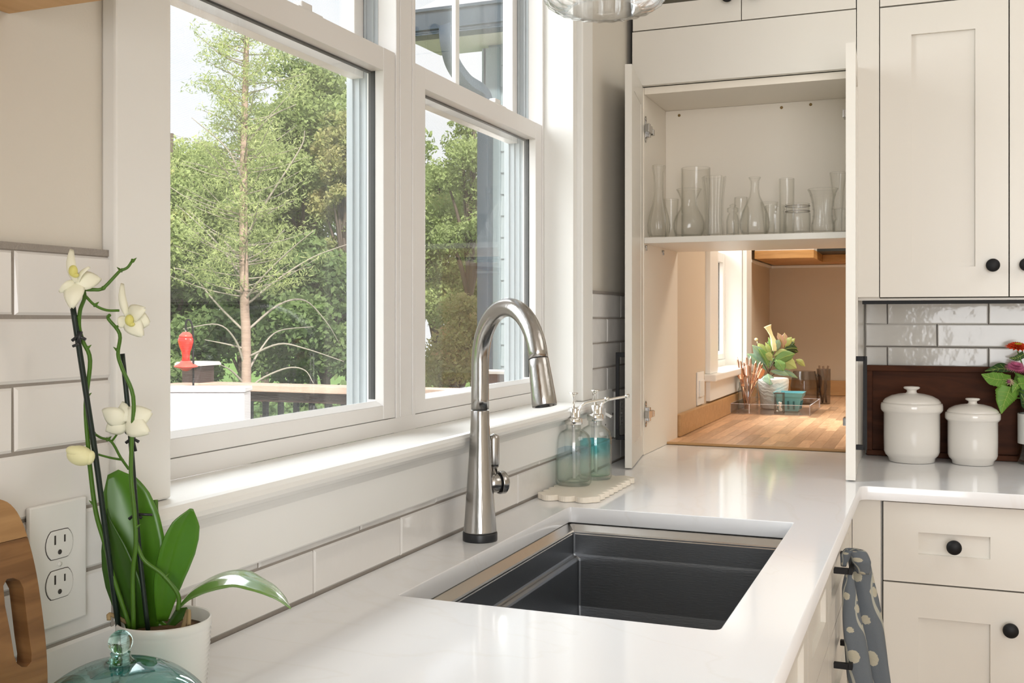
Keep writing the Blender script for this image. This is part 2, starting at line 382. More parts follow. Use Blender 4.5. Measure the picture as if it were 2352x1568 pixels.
def tile_bm(L, H, axis):
    """a hand-made tile: slightly uneven bevelled block, centred"""
    m = MB(); j = lambda s=.0006: R.uniform(-s, s)
    t = .0085
    a, b = L/2, H/2; ins = .0028
    def P(x, z, d): return (d, x, z) if axis == 'y' else (x, -d, z)
    back = [P(-a+j(), -b+j(), 0), P(a+j(), -b+j(), 0), P(a+j(), b+j(), 0), P(-a+j(), b+j(), 0)]
    mid = [P(-a+j(), -b+j(), t*.72), P(a+j(), -b+j(), t*.72), P(a+j(), b+j(), t*.72), P(-a+j(), b+j(), t*.72)]
    fr = [P(-a+ins, -b+ins, t+j(.0003)), P(a-ins, -b+ins, t+j(.0003)), P(a-ins, b-ins, t+j(.0003)), P(-a+ins, b-ins, t+j(.0003))]
    m.add(back+mid+fr, [(0, 3, 2, 1)]+[(i, (i+1) % 4, 4+(i+1) % 4, 4+i) for i in range(4)]+[(4+i, 4+(i+1) % 4, 8+(i+1) % 4, 8+i) for i in range(4)]+[(8, 9, 10, 11)])
    return m
TCACHE = {}
def place_tile(a0, a1, z0, z1, axis, parent, m):
    L, H = a1-a0, z1-z0
    if L < .006: return
    key = (round(L, 3), round(H, 3), axis, m.name, R.randint(0, 2))
    base = WL[parent.name]
    c = Vector((-.0085, (a0+a1)/2, (z0+z1)/2)) if axis == 'y' else Vector(((a0+a1)/2, 3.2205, (z0+z1)/2))
    if key not in TCACHE:
        mb = tile_bm(L, H, axis); me = bpy.data.meshes.new('tile'); me.from_pydata(mb.v, [], mb.f)
        bm = bmesh.new(); bm.from_mesh(me); bmesh.ops.recalc_face_normals(bm, faces=bm.faces); bm.to_mesh(me); bm.free()
        me.materials.append(m); TCACHE[key] = me
    o = bpy.data.objects.new('tile', TCACHE[key]); COL.objects.link(o); o.parent = parent; o.location = c-base
    k = .0035
    o.rotation_euler = (0, R.uniform(-k, k), R.uniform(-k, k)) if axis == 'y' else (R.uniform(-k, k), 0, R.uniform(-k, k))
def tile_run(y0, y1, row, z0, pitch, L0, P, axis, parent, m, H=None):
    H = H or pitch-.0028
    off = L0 if row % 2 == 0 else L0+P/2
    k = math.floor((y0-off)/P); a = off+k*P
    while a < y1:
        s, t = max(a+.0013, y0), min(a+P-.0013, y1)
        if t-s > (.03 if y0 > 2.5 else .004): place_tile(s, t, z0, z0+H, axis, parent, m)
        a += P
for row in range(7):
    z0 = .9175+.065*row
    tile_run(.10, .8795 if row > 1 else 2.60, row, z0, .065, .752, .26, 'y', wallL, TILE, H=.0615)
    tile_run(2.551 if row > 1 else 2.6035, 3.20, row, z0, .065, .752, .26, 'y', wallL, TILE, H=.0615)
# back wall of the kitchen with the pass-through
m = MB(); m.box(.62, 3.72, 3.228, 3.37, 0, 2.75); m.box(-.008, .62, 3.228, 3.37, 0, .88); m.box(-.008, .62, 3.24, 3.37, 1.537, 2.75)
wallB = struct('wall_back', m, PAINT)
m = MB(); m.box(.622, 2.2, 3.2235, 3.228, ZC-.01, 1.356); m.build('grout', GROUT, wallB)
for row, zt in enumerate((1.352, 1.2885, 1.223, 1.1575, 1.092, 1.0265, .961)):
    zb = max(zt-.0625, ZC+.002)
    tile_run(.624, 1.75, row, zb, .0655, .6826-.265, .265, 'x', wallB, TILEB, H=zt-zb)
struct('floor', MB().box(-.17, 3.72, -2.6, 5.66, -.05, 0), FLOORW)
struct('ceiling', MB().box(-.17, 3.72, -2.6, 5.66, 2.75, 2.85), CEIL)
struct('wall_right', MB().box(3.6, 3.72, -2.6, 5.66, 0, 2.75), PAINT)
m = MB(); m.box(-.011, .72, -2.48, -.80, 0, 2.75); m.box(-.17, .72, -2.6, -2.48, 0, 2.75); m.box(.72, 2.7, -2.6, -2.48, 2.55, 2.75); m.box(2.7, 3.72, -2.6, -2.48, 0, 2.75)  # unseen left block added to shade the window wall; opening lets fill in
struct('wall_rear_shade_block', m, PAINT)
struct('wall_pantry', MB().box(-.17, 3.72, 5.50, 5.66, 0, 2.75), PANTRY)
m = MB(); m.box(PX, PX+.0015, 3.37, 4.02, 0, 2.75); m.box(PX, PX+.0015, 4.02, 4.68, 0, 1.07); m.box(PX, PX+.0015, 4.68, 5.5, 0, 2.75)
m.build('pantry_plaster', PANTRY, wallL)

# ---- window over the sink
def window_unit(name, ya, yb, zb, zt, zm, x0, kitchen=True):
    y0, y1 = ya, yb
    """double-hung unit between y0 and y1; x0 = front face of lower sash"""
    m = MB()   # outer track / frame
    for a, b in ((y0-.012, y0+.0012), (y1-.0012, y1+.012)): m.box(x0-.10, x0-.0355, a, b, zb-.01, zt+.02)
    for d_ in (.045, .060, .074, .088):
        m.box(x0-d_-.002, x0-d_+.002, yb-.0045, yb-.0011, zb-.01, zt); m.box(x0-d_-.002, x0-d_+.002, ya+.0011, ya+.0045, zb-.01, zt)
    root = struct(name, m, JAMBOUT)
    root['kind'] = 'structure'
    def sash(nm, xf, th, z0, z1, rb, rt, st, glassname):
        m = MB(); y0, y1 = ya+.002, yb-.002
        # stiles and rails, with a small chamfered bead towards the glass
        m.box(xf-th, xf, y0, y0+st, z0, z1); m.box(xf-th, xf, y1-st, y1, z0, z1)
        m.box(xf-th, xf-.0006, y0+st, y1-st, z0, z0+rb); m.box(xf-th, xf-.0006, y0+st, y1-st, z1-rt, z1)
        # sloped bead under the glass
        a, b = y0+st, y1-st
        m.prism([(xf-.001, a, z0+rb), (xf-.016, a, z0+rb), (xf-.016, a, z0+rb+.009)], (0, b-a, 0))
        s = m.build(nm, VINYL, root, bevel=.0012)
        g = MB(); g.box(xf-th*.62, xf-th*.62+.003, y0+st-.004, y1-st+.004, z0+rb-.004, z1-rt+.004); g.build(glassname, PANE, s)
        return s
    lo = sash('lower_sash', x0, .034, zb, zm, .024, .040, .042 if kitchen else .035, 'glass_pane')
    up = sash('upper_sash', x0-.064, .026, zm-.040, zt, .040, .045, .032, 'glass_pane')
    # rail joints and gaskets
    g = MB()
    st = .042 if kitchen else .035
    for y in (y0+st, y1-st-.0025): g.box(x0-.030, x0-.017, y, y+.0025, zb+.035, zm-.040)
    g.box(x0-.031, x0-.024, y0+st, y1-st, zm-.043, zm-.040)
    g.build('gasket', GASK, lo)
    yc = (y0+y1)/2
    b = MB(); b.box(x0-.080, x0-.070, yc-.0095, yc+.0095, zm, zt-.045); b.build('grille_bar', TRIM, up, bevel=.002)
    k = MB(); k.box(x0-.030, x0+.004-.012, yc+.06, yc+.13, zm, zm+.006); k.box(x0-.028, x0-.012, yc+.075, yc+.105, zm+.006, zm+.017); k.build('sash_lock', VINYL, lo, bevel=.002)
    # insect screen outside the lower sash
    s = MB(); s.add([(x0-.094, y0, zb), (x0-.094, y1, zb), (x0-.094, y1, zt), (x0-.094, y0, zt)], [(0, 1, 2, 3)]); s.build('insect_screen', SCREEN, root, fix=False)
    return root
SCREEN = bpy.data.materials.new('insect_screen_mesh'); SCREEN.use_nodes = True; SCREEN.node_tree.nodes.clear()
def _scr():
    m = SCREEN; o = nd(m, 'OutputMaterial'); tr = nd(m, 'BsdfTransparent'); df = nd(m, 'BsdfDiffuse'); df.inputs[0].default_value = (.45, .46, .47, 1)
    mixs = nd(m, 'MixShader'); t = nd(m, 'TexCoord'); s = nd(m, 'SeparateXYZ'); lk(m, t.outputs['Object'], s.inputs[0])
    a = nd(m, 'Math', operation='MULTIPLY'); a.inputs[1].default_value = 2*PI/.0025; lk(m, s.outputs['Z'], a.inputs[0])
    b = nd(m, 'Math', operation='SINE'); lk(m, a.outputs[0], b.inputs[0])
    c = nd(m, 'Math', operation='MULTIPLY_ADD'); lk(m, b.outputs[0], c.inputs[0]); c.inputs[1].default_value = .10; c.inputs[2].default_value = .13
    lk(m, c.outputs[0], mixs.inputs[0]); lk(m, tr.outputs[0], mixs.inputs[1]); lk(m, df.outputs[0], mixs.inputs[2]); lk(m, mixs.outputs[0], o.inputs[0])
_scr()
X0 = -.085
window_unit('window_1', .958, 1.672, 1.128, 2.43, 1.778, X0)
window_unit('window_2', 1.747, 2.430, 1.128, 2.43, 1.778, X0)
m = MB(); m.box(-.171, -.0835, 1.672, 1.747, 1.10, 2.459)                                     # mullion
m.box(-.171, -.0835, .951, .9585, 1.10, 2.459); m.box(-.171, -.0835, 2.430, 2.439, 1.10, 2.459); m.box(-.1705, -.084, .9585, 2.430, 2.43, 2.4585)
m.prism([(-.1715, .9515, 1.09), (-.083, .9515, 1.1012), (-.083, .9515, 1.1275), (-.1715, .9515, 1.1185)], (0, 1.487, 0))
# fine raised lines on the mullion face
m.box(-.0835, -.0815, 1.684, 1.688, 1.128, 2.43); m.box(-.0835, -.0815, 1.732, 1.736, 1.128, 2.43)
struct('trim_1', m, VINYL, bevel=.0015)
m = MB(); m.box(-.0835, -.0078, 2.440, 2.4668, 1.1005, 2.46); m.box(-.0835, -.0118, .938, .95, 1.1005, 2.46); m.box(-.0835, -.0118, .938, 2.452, 2.46, 2.475)
struct('trim_2', m, TRIM, bevel=.001)                                                        # jamb boards
def casing(nm, y0, y1, z0, z1, x0=0., side=1):
    m = MB(); m.box(x0-.0115, x0+.008, y0, y1, z0, z1); return struct(nm, m, TRIM, bevel=.003)
casing('trim_3', .876, .9635, 1.1015, 2.46); casing('trim_4', 2.4675, 2.549, 1.1015, 2.46)
m = MB(); m.box(-.0115, .008, .876, 2.549, 2.4605, 2.56); struct('trim_5', m, TRIM, bevel=.003)
# stool (inner sill) and apron
m = MB()
prof = [(-.084, 1.074), (.030, 1.074), (.0365, 1.0765), (.041, 1.082), (.0425, 1.088), (.041, 1.094), (.036, 1.0992), (.030, 1.101), (-.084, 1.101)]
ys_ = onx(368, 1165, .0425).y; m.prism([(x, ys_, z) for x, z in prof], (0, 2.528-ys_, 0)); struct('trim_6', m, TRIM, bevel=.0008)
m = MB(); m.prism([(x, .925, z) for x, z in [(-.002, .9955), (.0135, .9955), (.0155, .998), (.0155, 1.060), (.020, 1.066), (.027, 1.0738), (-.002, 1.0738)]], (0, 1.583, 0))
struct('trim_7', m, TRIM)

# ---- pantry window
window_unit('window_3', 4.028, 4.672, 1.128, 2.05, 1.59, PX-.075, False)
m = MB(); m.box(-.172, PX-.0735, 4.02, 4.672, 2.05, 2.10); m.box(-.172, PX, 4.672, 4.68, 1.10, 2.1); m.box(-.172, PX, 4.02, 4.028, 1.10, 2.1)
m.prism([(-.171, 4.021, 1.06), (PX-.073, 4.021, 1.1012), (PX-.073, 4.021, 1.1275), (-.171, 4.021, 1.118)], (0, .658, 0)); struct('trim_8', m, TRIM, bevel=.001)
m = MB(); m.box(PX-.008, PX+.02, 3.87, 4.02, 1.1015, 2.1); struct('trim_9', m, TRIM, bevel=.002)
m = MB(); m.box(PX-.008, PX+.02, 4.68, 4.815, 1.1015, 2.1); struct('trim_10', m, TRIM, bevel=.002)
m = MB(); m.box(-.06, PX+.045, 3.85, 4.835, 1.074, 1.101); struct('trim_11', m, TRIM, bevel=.005)
m = MB(); m.box(PX, PX+.018, 3.88, 4.80, 1.0, 1.0738); struct('trim_12', m, TRIM, bevel=.002)

# ================================================================ COUNTERS
cu = bpy.data.curves.new('quartz_counter', 'CURVE'); cu.dimensions = '2D'; cu.fill_mode = 'BOTH'
TH_C = .0320; bvl = .0015
cu.extrude = TH_C/2-bvl; cu.bevel_depth = bvl; cu.bevel_resolution = 1
def spline(pts):
    s = cu.splines.new('POLY'); s.points.add(len(pts)-1); s.use_cyclic_u = True
    for p, q in zip(s.points, pts): p.co = (*q, 0, 1)
def arc(cx, cy, r, a0, a1, n=6): return [(cx+r*math.cos(math.radians(a0+(a1-a0)*i/n)), cy+r*math.sin(math.radians(a0+(a1-a0)*i/n))) for i in range(n+1)]
e_ = bvl
spline([(.0+e_, -1.2), (.6475-e_, -1.2), (.6475-e_, 2.572)]+arc(.6675, 2.5745, .0185+e_, 180, 90, 5)+[(2.2, 2.5945+e_-.003), (2.2, 3.2195), (.0+e_, 3.2195)])
sk = (.105, .5575, 1.323, 2.077)
spline(arc(sk[0]+.004, sk[2]+.004, .004+e_, 180, 270, 3)+arc(sk[1]-.012, sk[2]+.012, .012+e_, 270, 360, 5)+arc(sk[1]-.004, sk[3]-.004, .004+e_, 0, 90, 3)+arc(sk[0]+.004, sk[3]-.004, .004+e_, 90, 180, 3))
cu.materials.append(QZ); tmp = bpy.data.objects.new('tmp', cu); COL.objects.link(tmp); bpy.context.view_layer.update()
qm = bpy.data.meshes.new_from_object(tmp.evaluated_get(bpy.context.evaluated_depsgraph_get())); qm.name = 'quartz_counter'; bpy.data.objects.remove(tmp)
qc = bpy.data.objects.new('quartz_counter', qm); COL.objects.link(qc); qc.location = (0, 0, ZC-TH_C/2)
tag(qc, 'glossy white quartz worktop running under the window and around the corner', 'counter')
# butcher-block counter beyond the pass-through, stave by stave
bb = thing('butcher_block_counter', (.35, 4.3, .88), 'warm butcher-block worktop of the pantry beyond the pass-through', 'counter')
BBZ = .921
yy = 3.2215
MB().box(PX+.001, .62, yy+.014, 3.372, .885, BBZ-.0045).box(PX+.001, 2.2, 3.3721, 5.498, .885, BBZ-.0045).build('core', EDGEW, bb)
m = MB(); m.box(PX+.008, .62, yy, yy+.0135, .9145, BBZ+.001); m.build('front_edge', EDGEW, bb, bevel=.002)
SC = {}
def stave(x0, x1, y0, y1):
    key = round(y1-y0, 2)
    y1 = y0+key
    if key not in SC:
        mb = MB(); mb.box(-(x1-x0)/2+.0003, (x1-x0)/2-.0003, .0003, key-.0003, -.004, 0)
        me = bpy.data.meshes.new('wood_stave'); me.from_pydata(mb.v, [], mb.f); me.materials.append(STAVE); SC[key] = me
    o = bpy.data.objects.new('wood_stave', SC[key]); COL.objects.link(o); o.parent = bb
    o.location = Vector(((x0+x1)/2, y0, BBZ+R.uniform(-.0002, .0001)))-WL[bb.name]
nst = 24; wst = .036
for i in range(nst):
    y = yy+.0137; first = True
    while y < 5.49:
        L = round(R.choice([.14, .2, .26, .32, .4])*(R.uniform(.3, 1) if first else 1), 2); L = min(max(L, .04), round(5.495-y, 2)); first = False
        if L < .02: break
        stave(PX+.004+i*wst, PX+.004+(i+1)*wst, y, y+L); y += L
m = MB(); m.box(PX+.0015, PX+.021, 3.372, 5.498, BBZ+.001, .993); bs1 = m.build('side_splash', EDGEW, bb, bevel=.002)
m = MB(); m.box(PX+.022, 2.2, 5.478, 5.498, BBZ+.001, .997); m.build('rear_splash', EDGEW, bb, bevel=.002)

# ================================================================ SINK
x0, x1, y0, y1 = sk
sink = thing('sink', ((x0+x1)/2, (y0+y1)/2, .66), 'undermount stainless workstation sink with a stepped ledge set in the quartz', 'sink')
def ringrect(a, b, c, d, z): return [(a, c, z), (b, c, z), (b, d, z), (a, d, z)]
zt = ZC-TH_C-.0006
def shell(levels):
    m = MB(); vs = []
    for L_ in levels: ix, z = L_[0], L_[1]; iy = L_[2] if len(L_) > 2 else ix; vs += ringrect(x0+ix, x1-ix, y0+iy, y1-iy, z)
    fs = []
    for k in range(len(levels)-1):
        for j in range(4): fs.append((4*k+j, 4*k+(j+1) % 4, 4*k+4+(j+1) % 4, 4*k+4+j))
    m.add(vs, fs); return m
rim = shell([(-.02, zt), (-.003, zt), (.011, zt-.013), (.013, zt-.020)]); rim.build('rim', SINKRIM, sink, bevel=.001)
bowl = shell([(.0125, zt-.016), (.0125, zt-.060), (.0128, zt-.064, .0130), (.019, zt-.066, .0132), (.0235, zt-.069, .0134), (.0245, zt-.074, .0136), (.0250, zt-.165, .016), (.028, zt-.200, .022), (.036, zt-.225, .034), (.050, zt-.240, .050), (.205, zt-.248, .205)])
n = len(bowl.v)//4; bowl.f.append([4*(n-1)+k for k in range(4)]); bowl.sm.append(False)
bowl.build('bowl', SINKST, sink, bevel=.004)
m = MB(); m.lathe([(.001, .004), (.034, .004), (.043, .002), (.045, 0), (.03, -.001), (.001, -.001)], ((x0+x1)/2+.03, (y0+y1)/2, zt-.2485), seg=28); m.build('drain', STEEL, sink)

# ================================================================ CABINETS
YF = 2.922            # faces of the wall cabinets
hu = thing('hutch_cabinet', (.315, 3.08, ZC), 'tall open counter cabinet with both doors swung out and a glassware shelf', 'cabinet')
hi = 2.944
m = MB(); m.box(.014, .037, hi, 3.368, ZC+.001, 1.965); m.build('side_panel', CABIN, hu)
m = MB(); m.box(.598, .6195, hi, 3.2205, ZC+.001, 1.965); m.box(.598, .6195, 3.2205, 3.368, BBZ+.003, 1.53); m.build('side_panel', CAB, hu)
m = MB(); m.box(.0375, .5975, hi, 3.215, 1.945, 1.965); m.build('top_panel', CABIN, hu, bevel=.001)
m = MB(); m.box(.0375, .5975, 3.205, 3.222, 1.538, 1.9445); bkp = m.build('back_panel', CABIN, hu)
m = MB(); m.box(.0375, .5975, hi-.002, 3.366, 1.5195, 1.5366); shf = m.build('shelf', CAB, hu, bevel=.0015)
m = MB(); m.box(.008, .6165, YF, hi-.001, 1.9665, 2.1205); m.build('valance_panel', CAB, hu, bevel=.001)
m = MB()
for u, v in ((1560, 265), (1795, 247), (1862, 240)):
    p = ony(u, v, 3.2048); m.lathe([(.0045, 0), (.0045, .0012), (.002, .0008), (.001, .0008)], p+Vector((0, .0006, 0)), (0, -1, 0), 10)
m.build('screw', mat('brass_screw', (.25, .16, .06), .5, .6), bkp)
def door_plan(name, hinge, free, th, z0, z1, outward, handle_u, hv0, hv1, fr=.058):
    """door seen edge-on: hinge / free = plan points on the OUTER face"""
    h, f_ = Vector((*hinge, 0)), Vector((*free, 0)); ax = (f_-h).normalized(); nrm = Vector(outward); nrm = (nrm-ax*nrm.dot(ax)).normalized()
    W = (f_-h).length
    d = shaker(name, (h.x, h.y, z0), ax, UP, nrm, W, z1-z0, fr, hu, th=th, rec=.007, pname='panel')
    # back-side recess line
    # handle
    pt = ony(handle_u, hv0, 2.688); pb = ony(handle_u, hv1, 2.688)
    base = f_-ax*.036; reach = abs((Vector((pt.x, 2.688, 0))-base).dot(nrm)); m = MB()
    q = base+nrm*reach
    m.obox((q.x, q.y, (pt.z+pb.z)/2), ax, UP, nrm, .006, (pt.z-pb.z)/2, .0045)
    for z in (pt.z-.006, pb.z+.006):
        c = base+nrm*(reach/2); m.obox((c.x, c.y, z), ax, UP, nrm, .006, .006, reach/2)
    m.build('handle', BLACKM, d, bevel=.0008)
    return d
ld = door_plan('door', (.0165, 2.942), (.0625, 2.652), .018, ZC+.003, 1.9645, (-1, 0, 0), 1419, 809, 1009)
rd = door_plan('door', (.6205, 2.942), (.6330, 2.652), .0225, ZC+.003, 1.966, (1, 0, 0), 1987, 818, 1033)
def hinge(parent, x, y, z, sgn):
    m = MB(); m.box(x, x+sgn*.002, y+.004, y+.016, z-.027, z+.027); m.lathe([(.008, 0), (.008, .002), (.001, .002)], (x, y+.010, z+.030), (sgn, 0, 0), 12)
    m.lathe([(.008, 0), (.008, .002), (.001, .002)], (x, y+.010, z-.030), (sgn, 0, 0), 12)
    m.box(x, x+sgn*.012, y+.010, y+.062, z-.008, z+.008); m.box(x+sgn*.002, x+sgn*.016, y-.012, y+.030, z-.0105, z+.0105); m.box(x+sgn*.004, x+sgn*.013, y+.05, y+.066, z-.011, z+.006)
    m.box(x+sgn*.001, x+sgn*.010, y+.018, y+.034, z-.021, z+.018)
    m.build('hinge', STEEL, parent, bevel=.0012)
for z_ in (ony(1490, 298, 2.97).z, ony(1490, 950, 2.97).z): hinge(hu, .0372, 2.95, z_, 1)
for z_ in (ony(1937, 265, 2.97).z, ony(1937, 966, 2.97).z): hinge(hu, .5978, 2.95, z_, -1)
m = MB()
for u, v in ((1482, 566), (1521, 577)):
    p = onx(u, v, .0373); m.lathe([(.0035, 0), (.0035, .006), (.001, .0065)], p, (1, 0, 0), 10); m.box(p.x+.002, p.x+.006, p.y-.002, p.y+.002, p.z-.012, p.z)
m.build('shelf_peg', STEEL, hu)
# cabinet with glass doors above
gc = thing('glass_door_cabinet', (.315, 3.07, 2.1225), 'cream cabinet with dark glass doors, directly above the open hutch', 'cabinet')
m = MB(); m.box(.008, .6165, hi, 3.22, 2.123, 2.72); m.build('carcass', RECSHADE, gc)
xs = ony(1703, 50, YF).x; zl = ony(1518, 10, YF).z; xl = ony(1518, 10, YF).x
for a, b, kx in ((.010, xs-.0013, xs-.035), (xs+.0013, .6160, xs+.035)):
    fr = xl-.010
    d = shaker('door', (a, YF, 2.1235), (1, 0, 0), UP, (0, -1, 0), b-a, .58, fr, gc, pname='glass_pane', m=CAB, tb=(zl-2.1235, .06))
    d.children[0].data.materials.clear(); d.children[0].data.materials.append(DARKGLS if 'DARKGLS' in globals() else mat('cabinet_glass', (.10, .09, .065), .08)); DARKGLS = MATS['cabinet_glass']
    knob((kx, YF, ony(1668, -4, YF).z), (0, -1, 0), d)
# wall cabinets to the right
wc = thing('wall_cabinet', (1.25, 3.07, 1.358), 'cream shaker wall cabinet above the canisters', 'cabinet')
m = MB(); m.box(.620, 1.90, hi, 3.22, 1.3525, 2.72); m.build('carcass', CAB, wc)
m = MB(); m.box(.6185, .6738, YF, hi-.001, 1.3605, 2.72); m.build('filler', CAB, wc, bevel=.001)
m = MB(); m.box(.6745, 1.90, hi-.004, hi-.001, 1.358, 2.72); m.build('gap_shade_sheet', RECSHADE, wc)  # dark sheet painting the shade seen between the doors
m = MB(); m.box(.63, 1.90, 2.955, 2.975, 1.343, 1.352); m.build('light_rail', BLACKM, wc)
dz = (1.3605, 2.1165)
for a, b, k in ((.6762, .9810, 1), (.9838, 1.2886, -1), (1.2914, 1.595, 1)):
    d = shaker('door', (a, YF, dz[0]), (1, 0, 0), UP, (0, -1, 0), b-a, dz[1]-dz[0], .0765, wc, rec=.009)
    knob((b-.0365 if k > 0 else a+.0365, YF, 1.4385), (0, -1, 0), d)
    d = shaker('door', (a, YF, 2.1205), (1, 0, 0), UP, (0, -1, 0), b-a, .56, .0765, wc, rec=.009)
# base cabinets under the right counter
YB = 2.616; YBi = 2.638
bc = thing('base_cabinet', (1.3, 2.93, 0), 'cream base cabinet with drawer and door under the right-hand worktop', 'cabinet')
m = MB(); m.box(.632, 2.15, YBi, 3.22, .10, .8815); m.build('carcass', CAB, bc)
m = MB(); m.box(.6280, .6915, YB, YBi-.0005, .10, .8813); m.build('filler', CAB, bc)
m = MB(); m.box(.6945, 2.15, YBi-.003, YBi-.0005, .11, .881); m.build('gap_shade_sheet', RECSHADE, bc)  # dark sheet for the shade between drawers and doors
m = MB(); m.box(.66, 2.15, YBi+.05, YBi+.06, 0, .10); m.build('toe_kick', RECSHADE, bc)
for a, b in ((.6972, 1.0020), (1.0048, 1.3096), (1.3124, 1.617)):
    d = shaker('drawer', (a, YB, .6935), (1, 0, 0), UP, (0, -1, 0), b-a, .1835, .0765, bc, rec=.008, tb=(.0665, .0665)); knob(((a+b)/2, YB, .7848), (0, -1, 0), d)
    d = shaker('door', (a, YB, .112), (1, 0, 0), UP, (0, -1, 0), b-a, .578, .0765, bc, rec=.008); knob((b-.036, YB, .609), (0, -1, 0), d)
# base cabinets under the sink run
XB = .627; sb = thing('sink_base_cabinet', (.31, 1.0, 0), 'cream base cabinet with drawers under the sink worktop, towel hanging on it', 'cabinet')
m = MB(); m.box(.03, XB-.022, -1.2, 1.30, .10, .8815); m.box(.03, XB-.022, 2.10, 2.6155, .10, .8815); m.box(XB-.06, XB-.022, 1.30, 2.10, .10, .8815); m.box(.03, .05, 1.30, 2.10, .10, .8815); m.build('carcass', RECSHADE, sb)
for a, b, parts in ((2.025, 2.570, 'd3'), (1.68, 2.022, 'dd'), (1.335, 1.677, 'dd'), (.78, 1.332, 'd3'), (.22, .777, 'd3')):
    if parts == 'd3':
        for z0, z1 in ((.705, .876), (.500, .702), (.112, .497)):
            d = shaker('drawer', (XB, a, z0), (0, 1, 0), UP, (1, 0, 0), b-a, z1-z0, .055, sb, rec=.008)
            if a > 2:
                zz = .815 if z0 > .7 else (.631 if z0 > .4 else .4)
                m = MB(); m.box(XB+.026, XB+.034, 2.135, 2.30, zz-.0055, zz+.0055)
                m.box(XB-.001, XB+.026, 2.135, 2.147, zz-.0055, zz+.0055); m.box(XB-.001, XB+.026, 2.288, 2.30, zz-.0055, zz+.0055); m.build('handle', BLACKM, d, bevel=.001)
    else:
        shaker('drawer', (XB, a, .705), (0, 1, 0), UP, (1, 0, 0), b-a, .171, .055, sb, rec=.008)
        shaker('door', (XB, a, .112), (0, 1, 0), UP, (1, 0, 0), b-a, .59, .055, sb, rec=.008)
m = MB(); m.box(XB-.02, XB, 2.573, 2.615, .112, .876); m.build('filler', CAB, sb)

# ================================================================ ON AND AROUND THE COUNTER
# ---- faucet
fb = onz(1101, 1241, ZC); fb = Vector((.0635, 1.708, ZC)); q = mpp(fb)
fz = lambda v: ZC+(1241-v)*q
fa = thing('faucet', fb, 'tall brushed-steel gooseneck faucet with a black base ring behind the sink', 'faucet')
m = MB(); m.lathe([(.0305, 0), (.0307, .002), (.0307, .013), (.0300, .0148), (.001, .015)], fb, seg=48); m.build('base_ring', BLACKP, fa)
m = MB(); H0 = .0150
m.lathe([(.0295, H0), (.0292, H0+.002), (.0272, .040), (.0248, .075), (.0223, .110), (.0200, .145), (.0181, .18), (.0168, .205), (.0160, fz(945)-ZC), (.0155, fz(943)-ZC)], fb, seg=48)
m.build('body', STEEL, fa)
d = Vector((.789, -.615, 0)); zc = 1.2250; rad = .0985; zj = fz(942)
pts = [fb+Vector((0, 0, zj-ZC+.001)), fb+Vector((0, 0, zj-ZC+.02)), fb+Vector((0, 0, .27)), fb+Vector((0, 0, zc-ZC-.02))]
for k in range(25):
    a = math.radians(180-k*(172/24)); pts.append(Vector((fb.x, fb.y, zc))+d*(rad+rad*math.cos(a))+UP*(rad*math.sin(a)))
m = MB(); m.tube(pts, [.0158]*len(pts), 28); m.build('gooseneck', STEEL, fa)
m = MB(); m.tube([pts[0]-UP*.0006, pts[0]+Vector((0, 0, .0002))], .0157, 28); m.build('seam_ring', BLACKM, fa)
tip = pts[-1]; td = (pts[-1]-pts[-2]).normalized(); td = (td+d*.05).normalized()
m = MB(); m.lathe([(.0158, -.001), (.0164, .0), (.0170, .012), (.0184, .035), (.0196, .060), (.0200, .074), (.0197, .0755), (.0165, .0755), (.0160, .071), (.001, .071)], tip, td, 36)
sh = m.build('spray_head', STEEL, fa)
m = MB(); m.lathe([(.0161, -.0018), (.0161, -.0006)], tip, td, 36); m.build('seam', BLACKM, sh)
m = MB(); m.lathe([(.001, .0722), (.0150, .0722), (.0150, .0712)], tip, td, 24); m.build('nozzle', BLACKP, sh)
hd = Vector((.615, .789, 0)).normalized(); hc = Vector((fb.x, fb.y, fz(1113)))
m = MB(); m.lathe([(.0172, .012), (.0172, .034), (.0168, .0348), (.001, .035)], hc, hd, 32); m.build('handle_pivot', STEEL, fa)
m = MB(); m.lathe([(.0176, .0352), (.0176, .0368)], hc, hd, 32); m.build('pivot_gap', BLACKM, fa)
m = MB(); m.lathe([(.0200, .0372), (.0205, .040), (.0202, .048), (.017, .051), (.001, .052)], hc, hd, 32); cap_ = m.build('handle_cap', STEEL, fa)
hb = hc+hd*.028
m = MB(); m.lathe([(.006, .015), (.006, .027), (.0085, .029), (.0098, .034), (.0098, .078), (.0090, .084), (.004, .087), (.001, .0875)], hb, seg=24, )
m.build('lever', STEEL, fa)

# ---- scalloped tray with two soap bottles
tz = .0125
cs = [onz(1232, 1146, ZC+tz), onz(1352, 1155, ZC+tz), onz(1443, 1104, ZC+tz)]
ta, tb_, tc_ = Vector((.000, 2.168, 0)), Vector((.128, 2.118, 0)), Vector((.137, 2.46, 0))
tray = thing('scalloped_tray', (.08, 2.29, ZC), 'cream scalloped-edge stone tray under the two soap bottles', 'tray')
ctr, hx, hy = Vector((.0775, 2.292, 0)), .058, .155
def scallop():
    pts = []; nx, ny, r = 3, 9, .0
    def side(p0, p1, n):
        d_ = (p1-p0); nn = Vector((d_.y, -d_.x, 0)).normalized(); L = d_.length/n
        for i in range(n):
            a = p0+d_*(i/n)
            for k in range(7):
                t = k/7; pts.append(a+d_/n*t+nn*L*.36*math.sin(PI*t)**.8)
    c = [ctr+Vector((-hx, -hy, 0)), ctr+Vector((hx, -hy, 0)), ctr+Vector((hx, hy, 0)), ctr+Vector((-hx, hy, 0))]
    side(c[0], c[1], nx); side(c[1], c[2], ny); side(c[2], c[3], nx); side(c[3], c[0], ny)
    return pts
